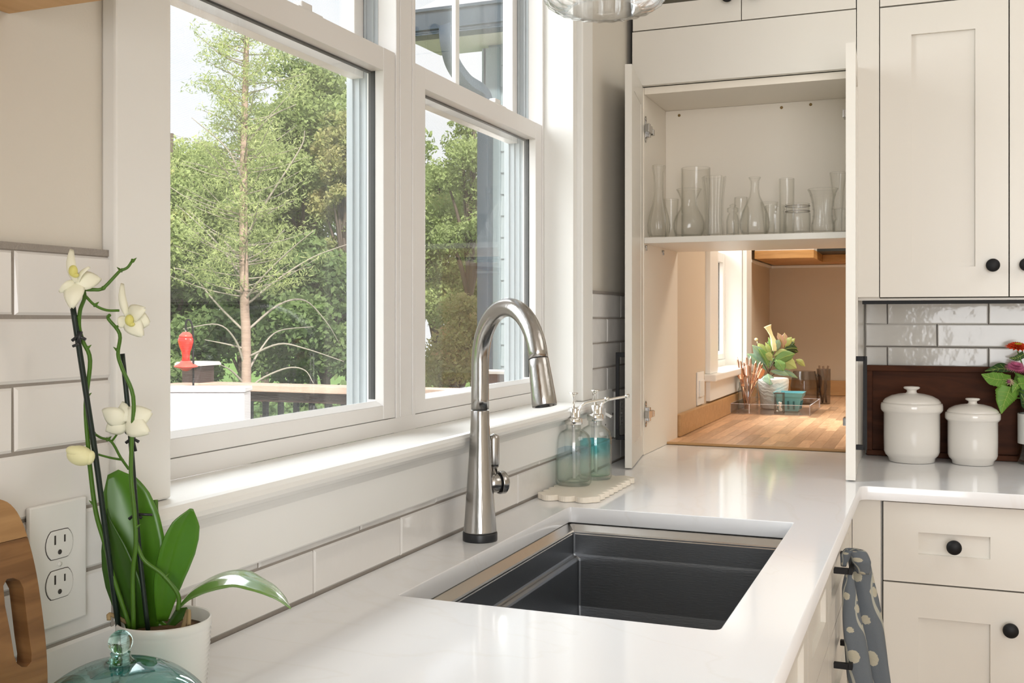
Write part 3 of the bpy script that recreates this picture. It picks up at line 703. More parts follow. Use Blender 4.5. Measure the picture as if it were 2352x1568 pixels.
m = MB(); m.prism([Vector((p.x, p.y, ZC+.0005)) for p in scallop()], (0, 0, tz)); m.build('tray_slab', TRAYC, tray, bevel=.0015)
def soap(cu_, v_b, wpx, label, liqm, lv, rot, topdz=0):
    zb = ZC+tz+.0008
    c = onz(cu_, v_b, zb); q = mpp(c); r = wpx/2*q
    t = thing('soap_bottle', c, label, 'bottle', 'soap bottles on the scalloped tray')
    g = MB(); H = .124
    prof = [(r*.4, .0), (r*.92, 0), (r, .006), (r, H*.76), (r*.985, H*.80), (r*.90, H*.90), (r*.72, H*.965), (r*.50, H*1.0), (r*.42, H*1.02), (r*.41, H*1.10), (r*.41, H*1.16)]
    g.lathe(prof, c, seg=40, caps=False); inn = [(a-.0028, b+(.008 if b < .01 else 0)) for a, b in prof]; g.lathe(inn, c, seg=40, caps=False); g.lathe([(.0005, .0), (r*.4, 0)], c, seg=40, caps=False)
    g.build('glass_body', GLASS, t)
    l = MB(); hl = lv; l.lathe([(.001, .0085), (r-.006, .0085), (r-.0035, .012), (r-.0033, hl*.98), (r-.004, hl), (.001, hl)], c, seg=36); l.build('liquid', liqm, t)
    l = MB(); l.tube([c+Vector((.002, 0, .014)), c+Vector((0, 0, H*1.1))], .0035, 12); l.build('dip_tube', WHITEP, t)
    l = MB(); k0 = H*1.10; l.lathe([(r*.475, k0), (r*.50, k0+.001), (r*.50, k0+.014), (r*.47, k0+.0155), (.011, k0+.016), (.0105, k0+.018), (.0105, k0+.036), (.008, k0+.038), (.001, k0+.038)], c, seg=36); l.build('collar', CHROME, t)
    l = MB(); l.lathe([(.0032, k0+.036), (.0032, k0+.062), (.006, k0+.067), (.0105, k0+.070), (.0108, k0+.0725), (.001, k0+.073)], c, seg=24); l.build('plunger', CHROME, t)
    dd = Vector((math.cos(rot), math.sin(rot), 0))
    sp = smoothpath([c+UP*(k0+.014)+dd*.012, c+UP*(k0+.034)+dd*.014, c+UP*(k0+.046)+dd*.026, c+UP*(k0+.051)+dd*.045, c+UP*(k0+.056)+dd*.078], 6)
    l = MB(); l.tube(sp, .0033, 12); l.tube([sp[-1]-dd*.004, sp[-1]+dd*.006+UP*.001], .0048, 12); l.build('spout', CHROME, t)
    return t
soap(1317, 1112, 82, 'front glass pump bottle of pale green soap on the scalloped tray', LIQ1, .0835, math.atan2(.55, .83))
soap(1367, 1098, 76, 'rear glass pump bottle with a bright teal layer on the scalloped tray', LIQ2, .092, math.atan2(.55, .83))

# ---- wall outlets
def plate(name, y0, y1, z0, z1, label, face='duplex'):
    t = thing(name, (.002, (y0+y1)/2, z0), label, 'outlet'); X = .0005
    m = MB(); m.box(X, X+.0055, y0, y1, z0, z1); m.build('cover_plate', WHITEP, t, bevel=.002)
    yc, zc_ = (y0+y1)/2, (z0+z1)/2
    if face == 'duplex':
        for dz_ in (.0195, -.0195):
            z = zc_+dz_; poly = []
            for k in range(28):
                a = 2*PI*k/28; yy_ = .0172*math.cos(a); zz_ = .0172*math.sin(a); zz_ = max(min(zz_, .0138), -.0138)
                poly.append((X+.005, yc+yy_, z+zz_))
            m = MB(); m.prism([(p[0], yc+(p[1]-yc)*1.05, z+(p[2]-z)*1.05) for p in poly], (.0007, 0, 0)); m.build('gap_line', SLOT, t)
            m = MB(); m.prism(poly, (.0017, 0, 0)); rc = m.build('receptacle', WHITEP, t, bevel=.0005)
            m = MB(); m.box(X+.0066, X+.0070, yc-.0075, yc-.0055, z+.0005, z+.0095); m.box(X+.0066, X+.0070, yc+.0050, yc+.0068, z+.0015, z+.0085)
            m.lathe([(.0025, 0), (.0025, .0004), (.001, .0004)], (X+.0066, yc-.0005, z-.0075), (1, 0, 0), 12); m.build('slot', SLOT, rc)
        m = MB(); m.lathe([(.0024, 0), (.0024, .0012), (.001, .0014)], (X+.0055, yc, zc_), (1, 0, 0), 12); m.build('screw', WHITEP, t)
    else:
        m = MB(); m.box(X+.0055, X+.007, yc-.006, yc+.006, zc_-.013, zc_+.013)
        if face == 'toggle': m.obox((X+.013, yc, zc_-.004), (1, 0, -.5), (0, 1, 0), (.5, 0, 1), .011, .0035, .0035)
        m.build('toggle', WHITEP, t, bevel=.0008)
        m = MB()
        for z in (zc_+.03, zc_-.03): m.lathe([(.002, 0), (.002, .001), (.001, .001)], (X+.0055, yc, z), (1, 0, 0), 10)
        m.build('screw', SLOT, t)
    return t
plate('wall_outlet', .7640, .8375, 1.0015, 1.1235, 'white duplex wall outlet on the tiles beside the orchid')
a, b = onx(1372, 896, .004), onx(1405, 996, .004)
plate('light_switch', a.y, b.y, b.z, a.z-.004, 'white toggle switch plate on tiles behind the soap bottles', 'toggle')
a, b = onx(1411.5, 896, .004), onx(1440, 996, .004)
plate('wall_outlet', a.y, b.y, b.z+.002, a.z-.004, 'white outlet plate half hidden behind the open left hutch door')

# ---- cutting board leaning on the tiles at the left
cb = thing('cutting_board', (.035, .66, ZC), 'round-shouldered walnut cutting board with a handle slot at the far left', 'board')
def bpt(u, v, z=None):   # on the board's front plane (leans back)
    p = onx(u, v, .052); k = (p.z-ZC)/.28; return onx(u, v, .058-.034*k)
outl = [(110, 1690), (110, 1560), (106, 1480), (97, 1400), (85, 1320), (69, 1250), (48, 1190), (25, 1158), (0, 1146), (-30, 1142), (-70, 1158), (-110, 1210), (-135, 1290), (-150, 1400), (-156, 1520), (-158, 1600), (-158, 1745)]
op = [bpt(u, v) for u, v in outl]
slot_ = [(8, 1345), (16, 1330), (30, 1327), (45, 1333), (54, 1350), (60, 1400), (67, 1460), (73, 1500), (72, 1520), (62, 1531), (50, 1531), (40, 1524), (33, 1505), (24, 1450), (12, 1390)]
spts = [bpt(u, v) for u, v in slot_]
for p in (op[0], op[-1]): p.z = ZC+.001
bn = Vector((.28, 0, .034)).normalized()
cvb = bmesh.new()
def loop_edges(L): vs = [cvb.verts.new(p) for p in L]; return [cvb.edges.new((vs[i], vs[(i+1) % len(vs)])) for i in range(len(vs))]
ee = loop_edges(smoothpath(op, 3))+loop_edges(spts)
bmesh.ops.triangle_fill(cvb, use_beauty=True, edges=ee)
r_ = bmesh.ops.extrude_face_region(cvb, geom=list(cvb.faces)); bmesh.ops.translate(cvb, verts=[v for v in r_['geom'] if isinstance(v, bmesh.types.BMVert)], vec=-bn*.018)
bmesh.ops.recalc_face_normals(cvb, faces=cvb.faces)
vs = [v.co.copy() for v in cvb.verts]; idx = {v: i for i, v in enumerate(cvb.verts)}; fs = [[idx[v] for v in f.verts] for f in cvb.faces]; cvb.free()
zsp = onx(20, 1240, .03).z
for keep_top, nm_, mm_ in ((False, 'board_slab', BOARDW), (True, 'top_lamination', BOARDW2)):
    bmx = bmesh.new(); vv = [bmx.verts.new(p) for p in vs]
    for f_ in fs: bmx.faces.new([vv[i] for i in f_])
    g_ = bmesh.ops.bisect_plane(bmx, geom=list(bmx.verts)+list(bmx.edges)+list(bmx.faces), plane_co=(0, 0, zsp+(.0003 if keep_top else 0)), plane_no=(0, 0, 1), clear_inner=keep_top, clear_outer=not keep_top)
    bmesh.ops.holes_fill(bmx, edges=[e_ for e_ in bmx.edges if e_.is_boundary], sides=0)
    ix_ = {v: i for i, v in enumerate(bmx.verts)}; mb = MB(); mb.add([v.co.copy() for v in bmx.verts], [[ix_[v] for v in f_.verts] for f_ in bmx.faces]); bmx.free(); mb.build(nm_, mm_, cb, bevel=.0012)
# laminated band across the top of the board
# ---- orchid in its ribbed pot
oc = Vector((.0795, .866, ZC)); pot = thing('potted_orchid', oc, 'white moth orchid on dark stakes in a ribbed white pot by the outlet', 'plant')
q = mpp(oc); pr = .0468; pz = .0865
prof = [(.001, .0015), (pr*.80, .0015), (pr*.84, .004)]
for k in range(30):
    t = k/29; prof.append((pr*(.86+.12*t**.8)+.0007*math.cos(k*PI), .006+t*(pz-.018)))
prof += [(pr, pz-.009), (pr, pz-.002), (pr*.985, pz), (pr*.95, pz-.001), (pr*.93, pz-.02), (pr*.5, pz-.022), (.001, pz-.022)]
m = MB(); m.lathe(prof, oc, seg=48, caps=False); m.build('pot', POTC, pot)
m = MB(); m.lathe([(pr*.93, pz-.024), (pr*.93, pz-.014), (pr*.6, pz-.011), (.001, pz-.010)], oc, seg=32, ripple=lambda a, t: .02*math.sin(a*9)); m.build('bark', BARK, pot)
D0 = 1.082
def P3(l, d0=D0, d1=None):
    d1 = d0 if d1 is None else d1; n = len(l)-1
    return [at(u, v, d0+(d1-d0)*i/n) for i, (u, v) in enumerate(l)]
pxm = D0/F_PX
def leaf(pts, wpx, side, mm, fold=.25, nm='leaf', th=.0012, d0=D0, d1=None):
    m = MB(); leafmesh(m, P3(pts, d0, d1), [w_*pxm for w_ in wpx], side, fold); return m.build(nm, mm, pot, solid=th)
leaf([(345, 1442), (336, 1350), (320, 1250), (292, 1150), (260, 1084)], [36, 60, 86, 106, 120, 122, 110, 82, 26], RT+FW*.10, LEAF, .16, d0=1.078, d1=1.080)
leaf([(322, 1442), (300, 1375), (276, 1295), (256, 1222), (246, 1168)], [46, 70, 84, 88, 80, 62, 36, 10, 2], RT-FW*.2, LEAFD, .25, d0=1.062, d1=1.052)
leaf([(372, 1425), (384, 1340), (406, 1262), (426, 1200), (440, 1168)], [24, 44, 62, 74, 80, 76, 62, 36, 8], RT+FW*.5, LEAF, .3, d0=1.075, d1=1.06)
leaf([(405, 1400), (440, 1360), (492, 1331), (548, 1323), (600, 1340), (640, 1366), (668, 1397)], [8, 36, 66, 88, 96, 92, 78, 50, 2], (FW*1.0-RT*.25+UP*.10), LEAFSH, .16, d0=1.06, d1=1.00)
leaf([(300, 1440), (288, 1390), (262, 1320), (250, 1270)], [20, 28, 26, 2], RT, LEAF, .3)
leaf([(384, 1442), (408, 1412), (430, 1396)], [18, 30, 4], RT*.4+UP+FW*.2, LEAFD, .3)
leaf([(378, 1440), (352, 1420), (332, 1404)], [16, 22, 4], RT*.4+UP+FW*.2, LEAF, .3)
def stk(l, r, mm, nm, d0=D0, d1=None, n=5):
    m = MB(); m.tube(smoothpath(P3(l, d0, d1), n), r, 8); return m.build(nm, mm, pot)
stk([(272, 1438), (247, 1255), (221, 1057), (194, 880), (167, 703)], .0027, STAKE, 'stake', 1.052, 1.005)
stk([(340, 1447), (319, 1255), (305, 1070), (296, 960), (281, 812)], .0024, STAKE, 'stake', 1.050, 1.045)
def ndz(o): return o
s1 = stk([(300, 1442), (262, 1330), (241, 1249), (220, 1175), (207, 1075), (203, 1029), (197, 930), (207, 828), (190, 785), (182, 751), (184, 713), (194, 684), (192, 664)], [.0023]*60+[.0019]*1, STEM, 'flower_stem', 1.066, .998, 5) if False else None
def stem(l, r0, r1, d0, d1, nodes=()):
    P = smoothpath(P3(l, d0, d1), 5); n = len(P); m = MB(); m.tube(P, [r0+(r1-r0)*i/(n-1) for i in range(n)], 8); o = m.build('flower_stem', STEM, pot)
    b = MB()
    for t, sgn in nodes:
        i = int(t*(n-1)); p = P[i]; m2 = r0+(r1-r0)*t
        b = MB(); b.tube([p-RT*sgn*m2*.3, p+RT*sgn*m2*.8, p+RT*sgn*(m2+.003)+UP*.003], [.0024, .0016, .0002], 6); b.build('stem_node', STEM, o)
    return o
stem([(300, 1442), (262, 1330), (241, 1249), (220, 1175), (207, 1075), (203, 1029), (197, 930), (207, 828), (191, 785), (182, 751), (184, 713), (194, 684), (192, 664)], .0024, .0018, 1.050, .998, ((.28, -1), (.52, 1), (.64, 1), (.8, -1)))
stem([(192, 664), (214, 665), (236, 662), (265, 633), (276, 622), (293, 614), (306, 595)], .0018, .0013, .998, 1.01, ((.35, 1), (.7, -1), (.98, 1)))
stem([(178, 659), (197, 680), (217, 700), (244, 712), (274, 713)], .0014, .0012, .997, 1.02, ((.5, 1),))
stem([(307, 1444), (305, 1320), (312, 1249), (309, 1181), (301, 1090), (303, 1006), (306, 911), (281, 847), (271, 812), (275, 767), (249, 732), (252, 723)], .0024, .0016, 1.047, 1.02, ((.25, 1), (.5, 1), (.75, -1), (.86, 1)))
stem([(296, 1077), (277, 1050), (256, 1014), (232, 1005), (214, 994)], .0014, .0012, 1.062, 1.04, ((.6, 1), (.98, -1)))
stem([(256, 1014), (268, 998), (274, 985)], .0012, .001, 1.052, 1.045)
stem([(283, 1056), (250, 1050), (207, 1038)], .0012, .001, 1.06, 1.03)
stem([(311, 1240), (330, 1285), (370, 1316), (402, 1353), (411, 1375), (408, 1400)], .0020, .0022, 1.045, 1.05, ((.45, 1),))
stem([(362, 1190), (358, 1170), (357, 1148)], .0022, .0028, 1.085, 1.09)
for u, v, dd_ in ((180, 775, 1.01), (303, 988, 1.05), (310, 1185, 1.065), (303, 1010, 1.05), (296, 978, 1.05)):
    m = MB(); p = at(u, v, dd_-.004); m.tube([p-RT*.006-UP*.003, p+UP*.002, p+RT*.007-UP*.002], .0016, 6); m.tube([p-UP*.006, p+RT*.002+UP*.006], .0022, 6); m.build('plant_clip', BLACKP, pot)
for pp in ([at(252, 975, 1.045), at(300, 985, 1.045)], [at(300, 985, 1.045), at(312, 1036, 1.045)], [at(167, 795, 1.0), at(180, 790, 1.0)], [at(350, 1182, 1.06), at(310, 1180, 1.06)]):
    m = MB(); m.tube(pp, .0014, 6); m.build('plant_clip', BLACKP, pot)
def petal(c, tip, wpx, bulge, m, dd=0, twist=0):
    """cupped petal from c to tip (world points)"""
    d_ = tip-c; L = d_.length; t = d_.normalized(); s = t.cross(FW).normalized(); s = (s+FW*twist).normalized(); n_ = s.cross(t).normalized()
    def f(a, b):
        x = b*2-1; wv = wpx*math.sin(PI*min(1, a*.93+.04)**.75)**.8
        return c+t*L*a+s*wv/2*x+n_*(-bulge*L*math.sin(PI*a)+bulge*L*x*x*.7)
    m.grid(f, 8, 6)
def flower(cu_, cv_, dep, tips, wp, lip=None):
    c = at(cu_, cv_, dep); k = dep/F_PX; fl = None
    for i, (u, v, w_, dz_, tw) in enumerate(tips):
        m = MB(); petal(c+FW*.001*i, at(u, v, dep+dz_), w_*k, .16, m, twist=tw)
        if fl is None: fl = m.build('flower', PETAL, pot, solid=.0006)
        else: m.build('petal', PETAL, fl, solid=.0006)
    if lip:
        m = MB(); p = at(*lip, dep-.006); m.sphere(p, .0042, (1, 1, 1.3), 12, 8); m.sphere(p-UP*.004+RT*.002, .003, (1.2, 1, .8), 10, 6); m.build('flower_lip', LIP, fl)
flower(172, 648, .985, [(161, 572, 28, .01, .3), (233, 640, 44, .016, .2), (138, 672, 36, -.002, 1.2), (164, 706, 44, -.008, .2), (203, 612, 24, .0, 1.4)], 0, (168, 622))
flower(290, 728, 1.02, [(278, 650, 20, .01, .2), (343, 742, 56, .004, .1), (326, 771, 44, -.004, .1), (276, 752, 34, .0, .6), (330, 708, 44, -.008, .3)], 0, (297, 735))
flower(286, 968, 1.035, [(281, 922, 36, .01, .1), (234, 942, 46, .0, .1), (347, 946, 58, .002, .1), (340, 993, 52, -.004, .1), (243, 990, 44, .004, .2)], 0)
m = MB(); bd = at(184, 1046, 1.02); Mb = Matrix((RT, FW, UP)).transposed() @ Matrix.Rotation(.25, 3, 'Y'); m.sphere(bd, 25*1.02/F_PX, (1.22, .9, .92), 20, 12, Mb); m.sphere(bd+RT*.0095-UP*.002, .0065, (.7, .8, 1.1), 12, 8, Mb); m.sphere(bd-RT*.002+UP*.004-FW*.003, 22*1.02/F_PX, (1.15, .7, .6), 16, 10, Mb); m.build('flower_bud', mat('bud_yellow_white', (.80, .77, .45), .5), pot)
# exposed roots over the rim
m = MB(); m.tube(smoothpath([oc+Vector((-.02, .0, pz-.02)), at(258, 1412, 1.05), at(250, 1424, 1.045)], 5), .0022, 8); m.build('root', mat('root_tan', (.40, .28, .14), .7), pot); m = MB(); m.tube(smoothpath([oc+Vector((.02, .0, pz-.02)), at(432, 1402, 1.07), at(434, 1436, 1.06)], 5), .0022, 8); m.build('root', MATS['root_tan'], pot)

# ---- glass cloche
kc = Vector((.163, .7115, ZC)); cl = thing('glass_cloche', kc, 'teal-tinted glass cloche with a ball knob in front of the orchid pot', 'cloche')
CLG = thin('teal_glass', (.80, .93, .92), (.28, .52, .52), f0=.07, fmax=.8)
prof = []
for k in range(22):
    a = PI/2*k/21; prof.append((.086*math.cos(a)+.0004, .020+.0795*math.sin(a)))
prof = [(.087, 0), (.0872, .004), (.086, .012)]+prof
m = MB(); m.lathe(prof, kc, seg=56, caps=False, ripple=lambda a, t: .004*math.sin(a*5+t*9)*(1-t)); m.lathe([(r-.003, h-.002 if h > .01 else h) for r, h in prof], kc, seg=56, caps=False); m.build('dome', CLG, cl)
KG = mat('solid_teal_glass', (.62, .86, .82), .03, trans=1.0, ior=1.45)
m = MB(); m.lathe([(.0135, .0975), (.0095, .1005), (.0078, .1035), (.0082, .1055)], kc, seg=28); m.sphere(kc+UP*.1145, .0102, seg=28, nr=18); m.build('knob', KG, cl)
m = MB(); m.lathe([(.001, .0965), (.0105, .0965), (.016, .094), (.024, .0915), (.018, .0930), (.001, .0950)], kc, seg=28, ripple=lambda a, t: .22*math.sin(a*3+1)+.12*math.sin(a*7)); m.build('teal_swirl', mat('teal_swirl_glass', (.05, .50, .45), .08, trans=.6), cl)

# ================================================================ GLASSWARE ON THE SHELF
SZ = 1.5374
def px_lathe(name, u, prof, Y, label, seg=36, ripple=None, mm=GLASS2, group='glassware on the hutch shelf', vb=None, wall=.0022, cat='vase', extra=None):
    """prof: (half width px, height px above base)"""
    c = ony(u, 700, Y); c.z = SZ; q = mpp(c)
    t = thing(name, c, label, cat, group); m = MB()
    pr_ = [(max(a*q, .001), b*q) for a, b in prof]
    m.lathe([(.001, pr_[0][1])]+pr_, c, seg=seg, ripple=ripple, caps=False)
    inn = [(max(a-wall, .0008), max(b, .006)) for a, b in pr_]; m.lathe([(.0008, .006)]+inn, c, seg=seg, ripple=ripple, caps=False)
    m.lathe([(pr_[-1][0]-wall, pr_[-1][1]), (pr_[-1][0]-wall/2, pr_[-1][1]+wall*.5), (pr_[-1][0], pr_[-1][1])], c, seg=seg, ripple=ripple, caps=False)
    b = m.build('glass_body', mm, t)
    if extra: extra(t, c, q)
    return t
flute = lambda n, a: (lambda ang, t: a*math.cos(ang*n))
Yf, Ym, Yb = 2.985, 3.07, 3.15
bulb = [(15, 0), (21, 3), (25, 18), (24, 38), (19, 60), (13, 82), (10, 105), (9.5, 140), (11, 158), (15, 166)]
px_lathe('bud_vase', 1513, [(14, 0), (21, 2), (25, 14), (26, 28), (23, 48), (16, 72), (11.5, 95), (10.5, 120), (12, 145), (15, 163), (14.5, 166)], Yf, 'ribbed glass bud vase with a long neck, farthest left on the shelf', ripple=flute(12, .05), seg=60)
px_lathe('glass_tumbler', 1541, [(13, 0), (14, 30), (18, 97)], Yb, 'short pale glass tumbler at the back behind the leftmost bud vase', cat='glass')
px_lathe('bulb_vase', 1582.5, [(26, 0), (32, 5), (36, 20), (36, 32), (31, 48), (22, 62), (18, 74), (18.5, 86), (24, 100), (29, 109)], Yf, 'round-bellied glass hyacinth vase with a pinched neck and flared rim')
px_lathe('glass_cylinder', 1598, [(31, 0), (33, 3), (33, 167)], Yb, 'wide tall glass cylinder behind the round-bellied vase', cat='vase')
px_lathe('celery_vase', 1640, [(21, 0), (21.5, 8), (19, 40), (20, 80), (23, 115), (25.5, 136)], Yf, 'fluted pressed-glass celery vase with a scalloped rim', ripple=flute(8, .11), seg=64)
px_lathe('small_bottle', 1683, [(13, 0), (14.5, 4), (14.5, 34), (12, 46), (8, 52), (13, 55), (13, 63), (6, 66), (8, 70), (1.5, 73)], Yf, 'tiny stoppered glass bottle at the foot of the long-necked carafe', cat='bottle')
px_lathe('glass_jar', 1702, [(17, 0), (18, 4), (18, 72), (15, 80), (15.5, 84), (15, 88), (15.5, 92), (15, 97)], Yb, 'clear screw-top glass jar at the back left of the long-necked carafe', cat='jar')
px_lathe('carafe_vase', 1733.5, [(22, 0), (30, 4), (34, 18), (34, 32), (29, 52), (20, 72), (12, 90), (9.5, 108), (10, 124), (14, 132)], Yf, 'bulbous glass carafe with a long thin neck, middle of the shelf')
px_lathe('glass_jar', 1780, [(21, 0), (22.5, 4), (22.5, 48), (21.5, 55), (23, 57), (22, 62), (23, 66)], Yf+.01, 'squat clear jar between the carafe and the thick-ringed jar', cat='jar')
px_lathe('glass_bowl', 1767, [(10, 0), (13, 20), (16, 60), (20, 84)], Yb, 'small flared glass at the back right of the long-necked carafe', cat='glass')
px_lathe('glass_cylinder', 1807, [(16, 0), (17, 3), (17.2, 137)], Yb, 'narrow tall glass cylinder behind the thick-ringed jar', cat='vase')
def ringex(t, c, q):
    m = MB()
    for h in (50, 62): m.lathe([(27.2*q, h*q), (28.6*q, (h+1.4)*q), (27.2*q, (h+2.8)*q)], c, seg=36, caps=False)
    m.build('thread', DGLASS, t)
px_lathe('glass_jar', 1832, [(28, 0), (29.3, 4), (29.3, 44), (27.5, 49), (26.8, 51), (27, 66), (27.6, 68)], Yf, 'wide screw-thread jar with dark rings, right of centre on the shelf', cat='jar', extra=ringex)
def facets(t, c, q):
    m = MB()
    for h, r in ((22, 24), (38, 22.5), (54, 22.5), (70, 24.5), (86, 28)): m.lathe([(r*q, h*q), (r*1.05*q, (h+1)*q), (r*q, (h+2)*q)], c, seg=36, caps=False)
    m.build('cut_band', GLASS2, t)
px_lathe('cut_glass_vase', 1890, [(22, 0), (25, 4), (25.5, 18), (22, 36), (21.5, 52), (24, 72), (29, 92), (33.5, 101)], Yf, 'flared cut-glass vase with a square facet pattern near the right door', ripple=flute(12, .035), seg=48, extra=facets)
px_lathe('tall_glass', 1925, [(14, 0), (15, 4), (9, 12), (10, 50), (13, 100), (19, 147)], Yb-.02, 'tall flared glass at the back right beside the open door', cat='glass')
px_lathe('small_jar', 1931, [(17, 0), (18, 4), (18, 24), (12, 34), (15, 44), (16, 56)], Yf+.03, 'little glass jar half hidden by the right hutch door', cat='jar')

# ================================================================ RIGHT-HAND COUNTER
def canister(u, vb, rb, label):
    g = onz(u, vb, ZC); n_ = Vector((g.x-CAM.x, g.y, 0)).normalized(); r = rb*mpp(g)*1.012; c = g+n_*r*.86; c.z = ZC+.0005; k = r/61.
    t = thing('canister', c, label, 'canister', 'lidded white canisters')
    m = MB(); m.lathe([(48*k, 0), (50*k, 1*k), (52*k, 10*k), (58*k, 16*k), (61*k, 24*k), (61.5*k, 60*k), (61.5*k, 112*k), (66*k, 116*k), (68*k, 120*k), (68*k, 130*k), (66.5*k, 135*k), (60*k, 136*k)], c, seg=56); m.build('body', CERAM, t)
    m = MB(); m.lathe([(64*k, 135.5*k), (63*k, 139*k), (58*k, 145*k), (45*k, 152*k), (28*k, 156.5*k), (13*k, 158*k), (10.5*k, 161*k), (11*k, 165*k), (17*k, 168*k), (18.5*k, 170.5*k), (16*k, 173*k), (1*k, 174*k)], c, seg=56); m.build('lid', CERAM, t)
    return t
canister(2094, 1066, 61, 'larger white ceramic canister with a domed lid, left of the pair')
canister(2234, 1071, 53.5, 'smaller white ceramic canister with a domed lid beside the vase of flowers')
# dark wooden tray standing on edge against the tiles
xa, xb = .628, 1.056; bz = 1.1715
wt = thing('wooden_tray', ((xa+xb)/2, 3.19, ZC), 'dark red-brown framed wooden panel standing against the tiles behind the canisters', 'tray')
f_ = .016
m = MB(); m.box(xa+f_, xb-f_, 3.195, 3.208, ZC+.001+f_, bz-f_); m.build('panel', REDW, wt)
m = MB(); m.box(xa, xb, 3.180, 3.210, bz-f_, bz); m.box(xa, xb, 3.180, 3.210, ZC+.001, ZC+f_); m.box(xa, xa+f_, 3.180, 3.210, ZC+f_, bz-f_); m.box(xb-f_, xb, 3.180, 3.210, ZC+f_, bz-f_); m.build('frame', REDW, wt, bevel=.0015)
# flower vase at the right edge
vc = onz(2387, 1066, ZC); vc.z = ZC+.0005; q = mpp(vc)
fv = thing('flower_vase', vc, 'glass vase of garden flowers at the right edge of the photo', 'vase')
r = 45*q
m = MB(); m.lathe([(.001, 0), (r*.96, 0), (r, .004), (r, .178)], vc, seg=36, caps=False); m.lathe([(.001, .012), (r-.003, .012), (r-.003, .178)], vc, seg=36, caps=False); m.build('glass_body', GLASS, fv)
m = MB(); m.lathe([(.001, .0125), (r-.0035, .0125), (r-.0035, .12), (.001, .12)], vc, seg=32); m.build('water', thin('water', (.93, .97, .93), (.7, .8, .7), f0=.02), fv)
m = MB(); m.lathe([(r*1.004, .055), (r*1.004, .135)], vc, seg=36, caps=False); m.build('paper_label', mat('white_paper', (.80, .80, .76), .7), fv)
m = MB()
for k in range(6):
    a = k*1.05; m.tube(smoothpath([vc+Vector((.02*math.cos(a+2), .02*math.sin(a+2), .015)), vc+Vector((.012*math.cos(a), .012*math.sin(a), .12)), vc+Vector((-.02+.025*math.cos(a), .025*math.sin(a), .23))], 4), .002, 7)
for u, v in ((2337, 800), (2328, 846), (2318, 880), (2300, 865), (2290, 905)): m.tube(smoothpath([vc+UP*.13, vc+UP*.17-Vector((.01, 0, 0)), at(u, v+6, depth(vc))], 5), .0016, 7)
m.build('stem', STEM, fv)
FLG = mat('coleus_green', (.12, .27, .03), .5, vary=.5, vscale=60); FLD = mat('dark_green_leaf', (.03, .09, .02), .5)
VEIN = mat('leaf_vein', (.50, .62, .16), .5)
def coleus(pts, wd, side, mm=FLG, dz=0):
    m = MB(); P = [at(u, v, depth(vc)+dz) for u, v in pts]; S = smoothpath(P, 8); n = len(S); sd0 = Vector(side)
    def f(a, b):
        i = min(int(round(a*(n-1))), n-1); t = (S[min(i+1, n-1)]-S[max(i-1, 0)]).normalized(); sd = (sd0-t*sd0.dot(t)).normalized(); x = b*2-1
        w_ = lerpw(wd, a)*q/2*(1+.10*(abs((a*11) % 1-.5)*2-.5)*(1 if abs(x) > .9 else 0)); up = sd.cross(t).normalized()
        return S[i]+sd*w_*x+up*abs(x)*w_*.25
    m.grid(f, n-1, 6); o = m.build('leaf', mm, fv, solid=.0005)
    v_ = MB(); v_.tube([p+sd0.cross(Vector((0, 0, 1))).normalized()*0-FW*.0012 for p in S[::4]], .0005, 5)
    for a in (.25, .4, .55, .7):
        for sg in (-1, 1): v_.tube([Vector(f(a, .5))-FW*.0012, Vector(f(min(1, a+.12), .5+sg*.4))-FW*.0012], .00035, 4)
    v_.build('vein', VEIN, o)
coleus([(2322, 868), (2300, 872), (2275, 868), (2254, 859)], [14, 34, 30, 2], UP)
coleus([(2320, 888), (2314, 905), (2306, 925), (2300, 950)], [40, 54, 34, 2], RT, dz=-.01)
coleus([(2330, 850), (2300, 846), (2262, 852)], [20, 30, 2], UP+FW, FLD, .02)
coleus([(2352, 880), (2338, 882), (2325, 902)], [30, 28, 3], UP*.6+RT, dz=-.015)
coleus([(2352, 862), (2340, 892), (2320, 915)], [36, 30, 3], UP*.6+RT, dz=.01)
coleus([(2352, 812), (2335, 822), (2318, 822)], [16, 14, 2], UP, FLD)
coleus([(2365, 890), (2358, 925), (2345, 905)], [40, 34, 3], UP*.6+RT, FLD)
def bloom(u, v, n, L, col, nm, tilt, layers=3, wd=.3, dz=-.01, cone=.5):
    c = at(u, v, depth(vc)+dz); m = MB(); ax = (UP+tilt).normalized(); a1 = ax.orthogonal().normalized(); a2 = ax.cross(a1)
    for k in range(layers):
        for i in range(n):
            a = 2*PI*(i+.5*k)/n; d_ = (a1*math.cos(a)+a2*math.sin(a)); l = L*(1-.22*k); s = ax.cross(d_)
            o_ = c+ax*.003*k; rise = cone*(k/layers)
            p = [o_, o_+d_*l*.5+ax*l*(.10+rise*.5)+s*l*wd/2, o_+d_*l+ax*l*(rise*.8), o_+d_*l*.5+ax*l*(.10+rise*.5)-s*l*wd/2]
            m.add(p, [(0, 1, 2, 3)])
    o = m.build(nm, col, fv, solid=.0006)
    return o, c, ax
fl, c, ax = bloom(2337, 798, 16, 24*q*1.15, mat('orange_red_petal', (.72, .06, .01), .5), 'flower', -FW*.3, 3, .4)
m = MB()
for k in range(40): 
    a = k*2.4; r_ = .0085*math.sqrt(k/40); p = c+ax*.007+RT*r_*math.cos(a)+FW*r_*math.sin(a); m.tube([p, p+ax*.006], [.0011, .0006], 5)
m.build('flower_centre', mat('yellow_petal', (.62, .48, .03), .5), fl)
bloom(2333, 846, 30, 24*q, mat('pink_petal', (.55, .13, .27), .5), 'flower', -FW*.5, 3, .10, cone=1.2)
bloom(2320, 878, 9, 11*q, mat('dry_bract', (.50, .40, .26), .6), 'flower', -FW*1.2-RT*.3, 2, .35)
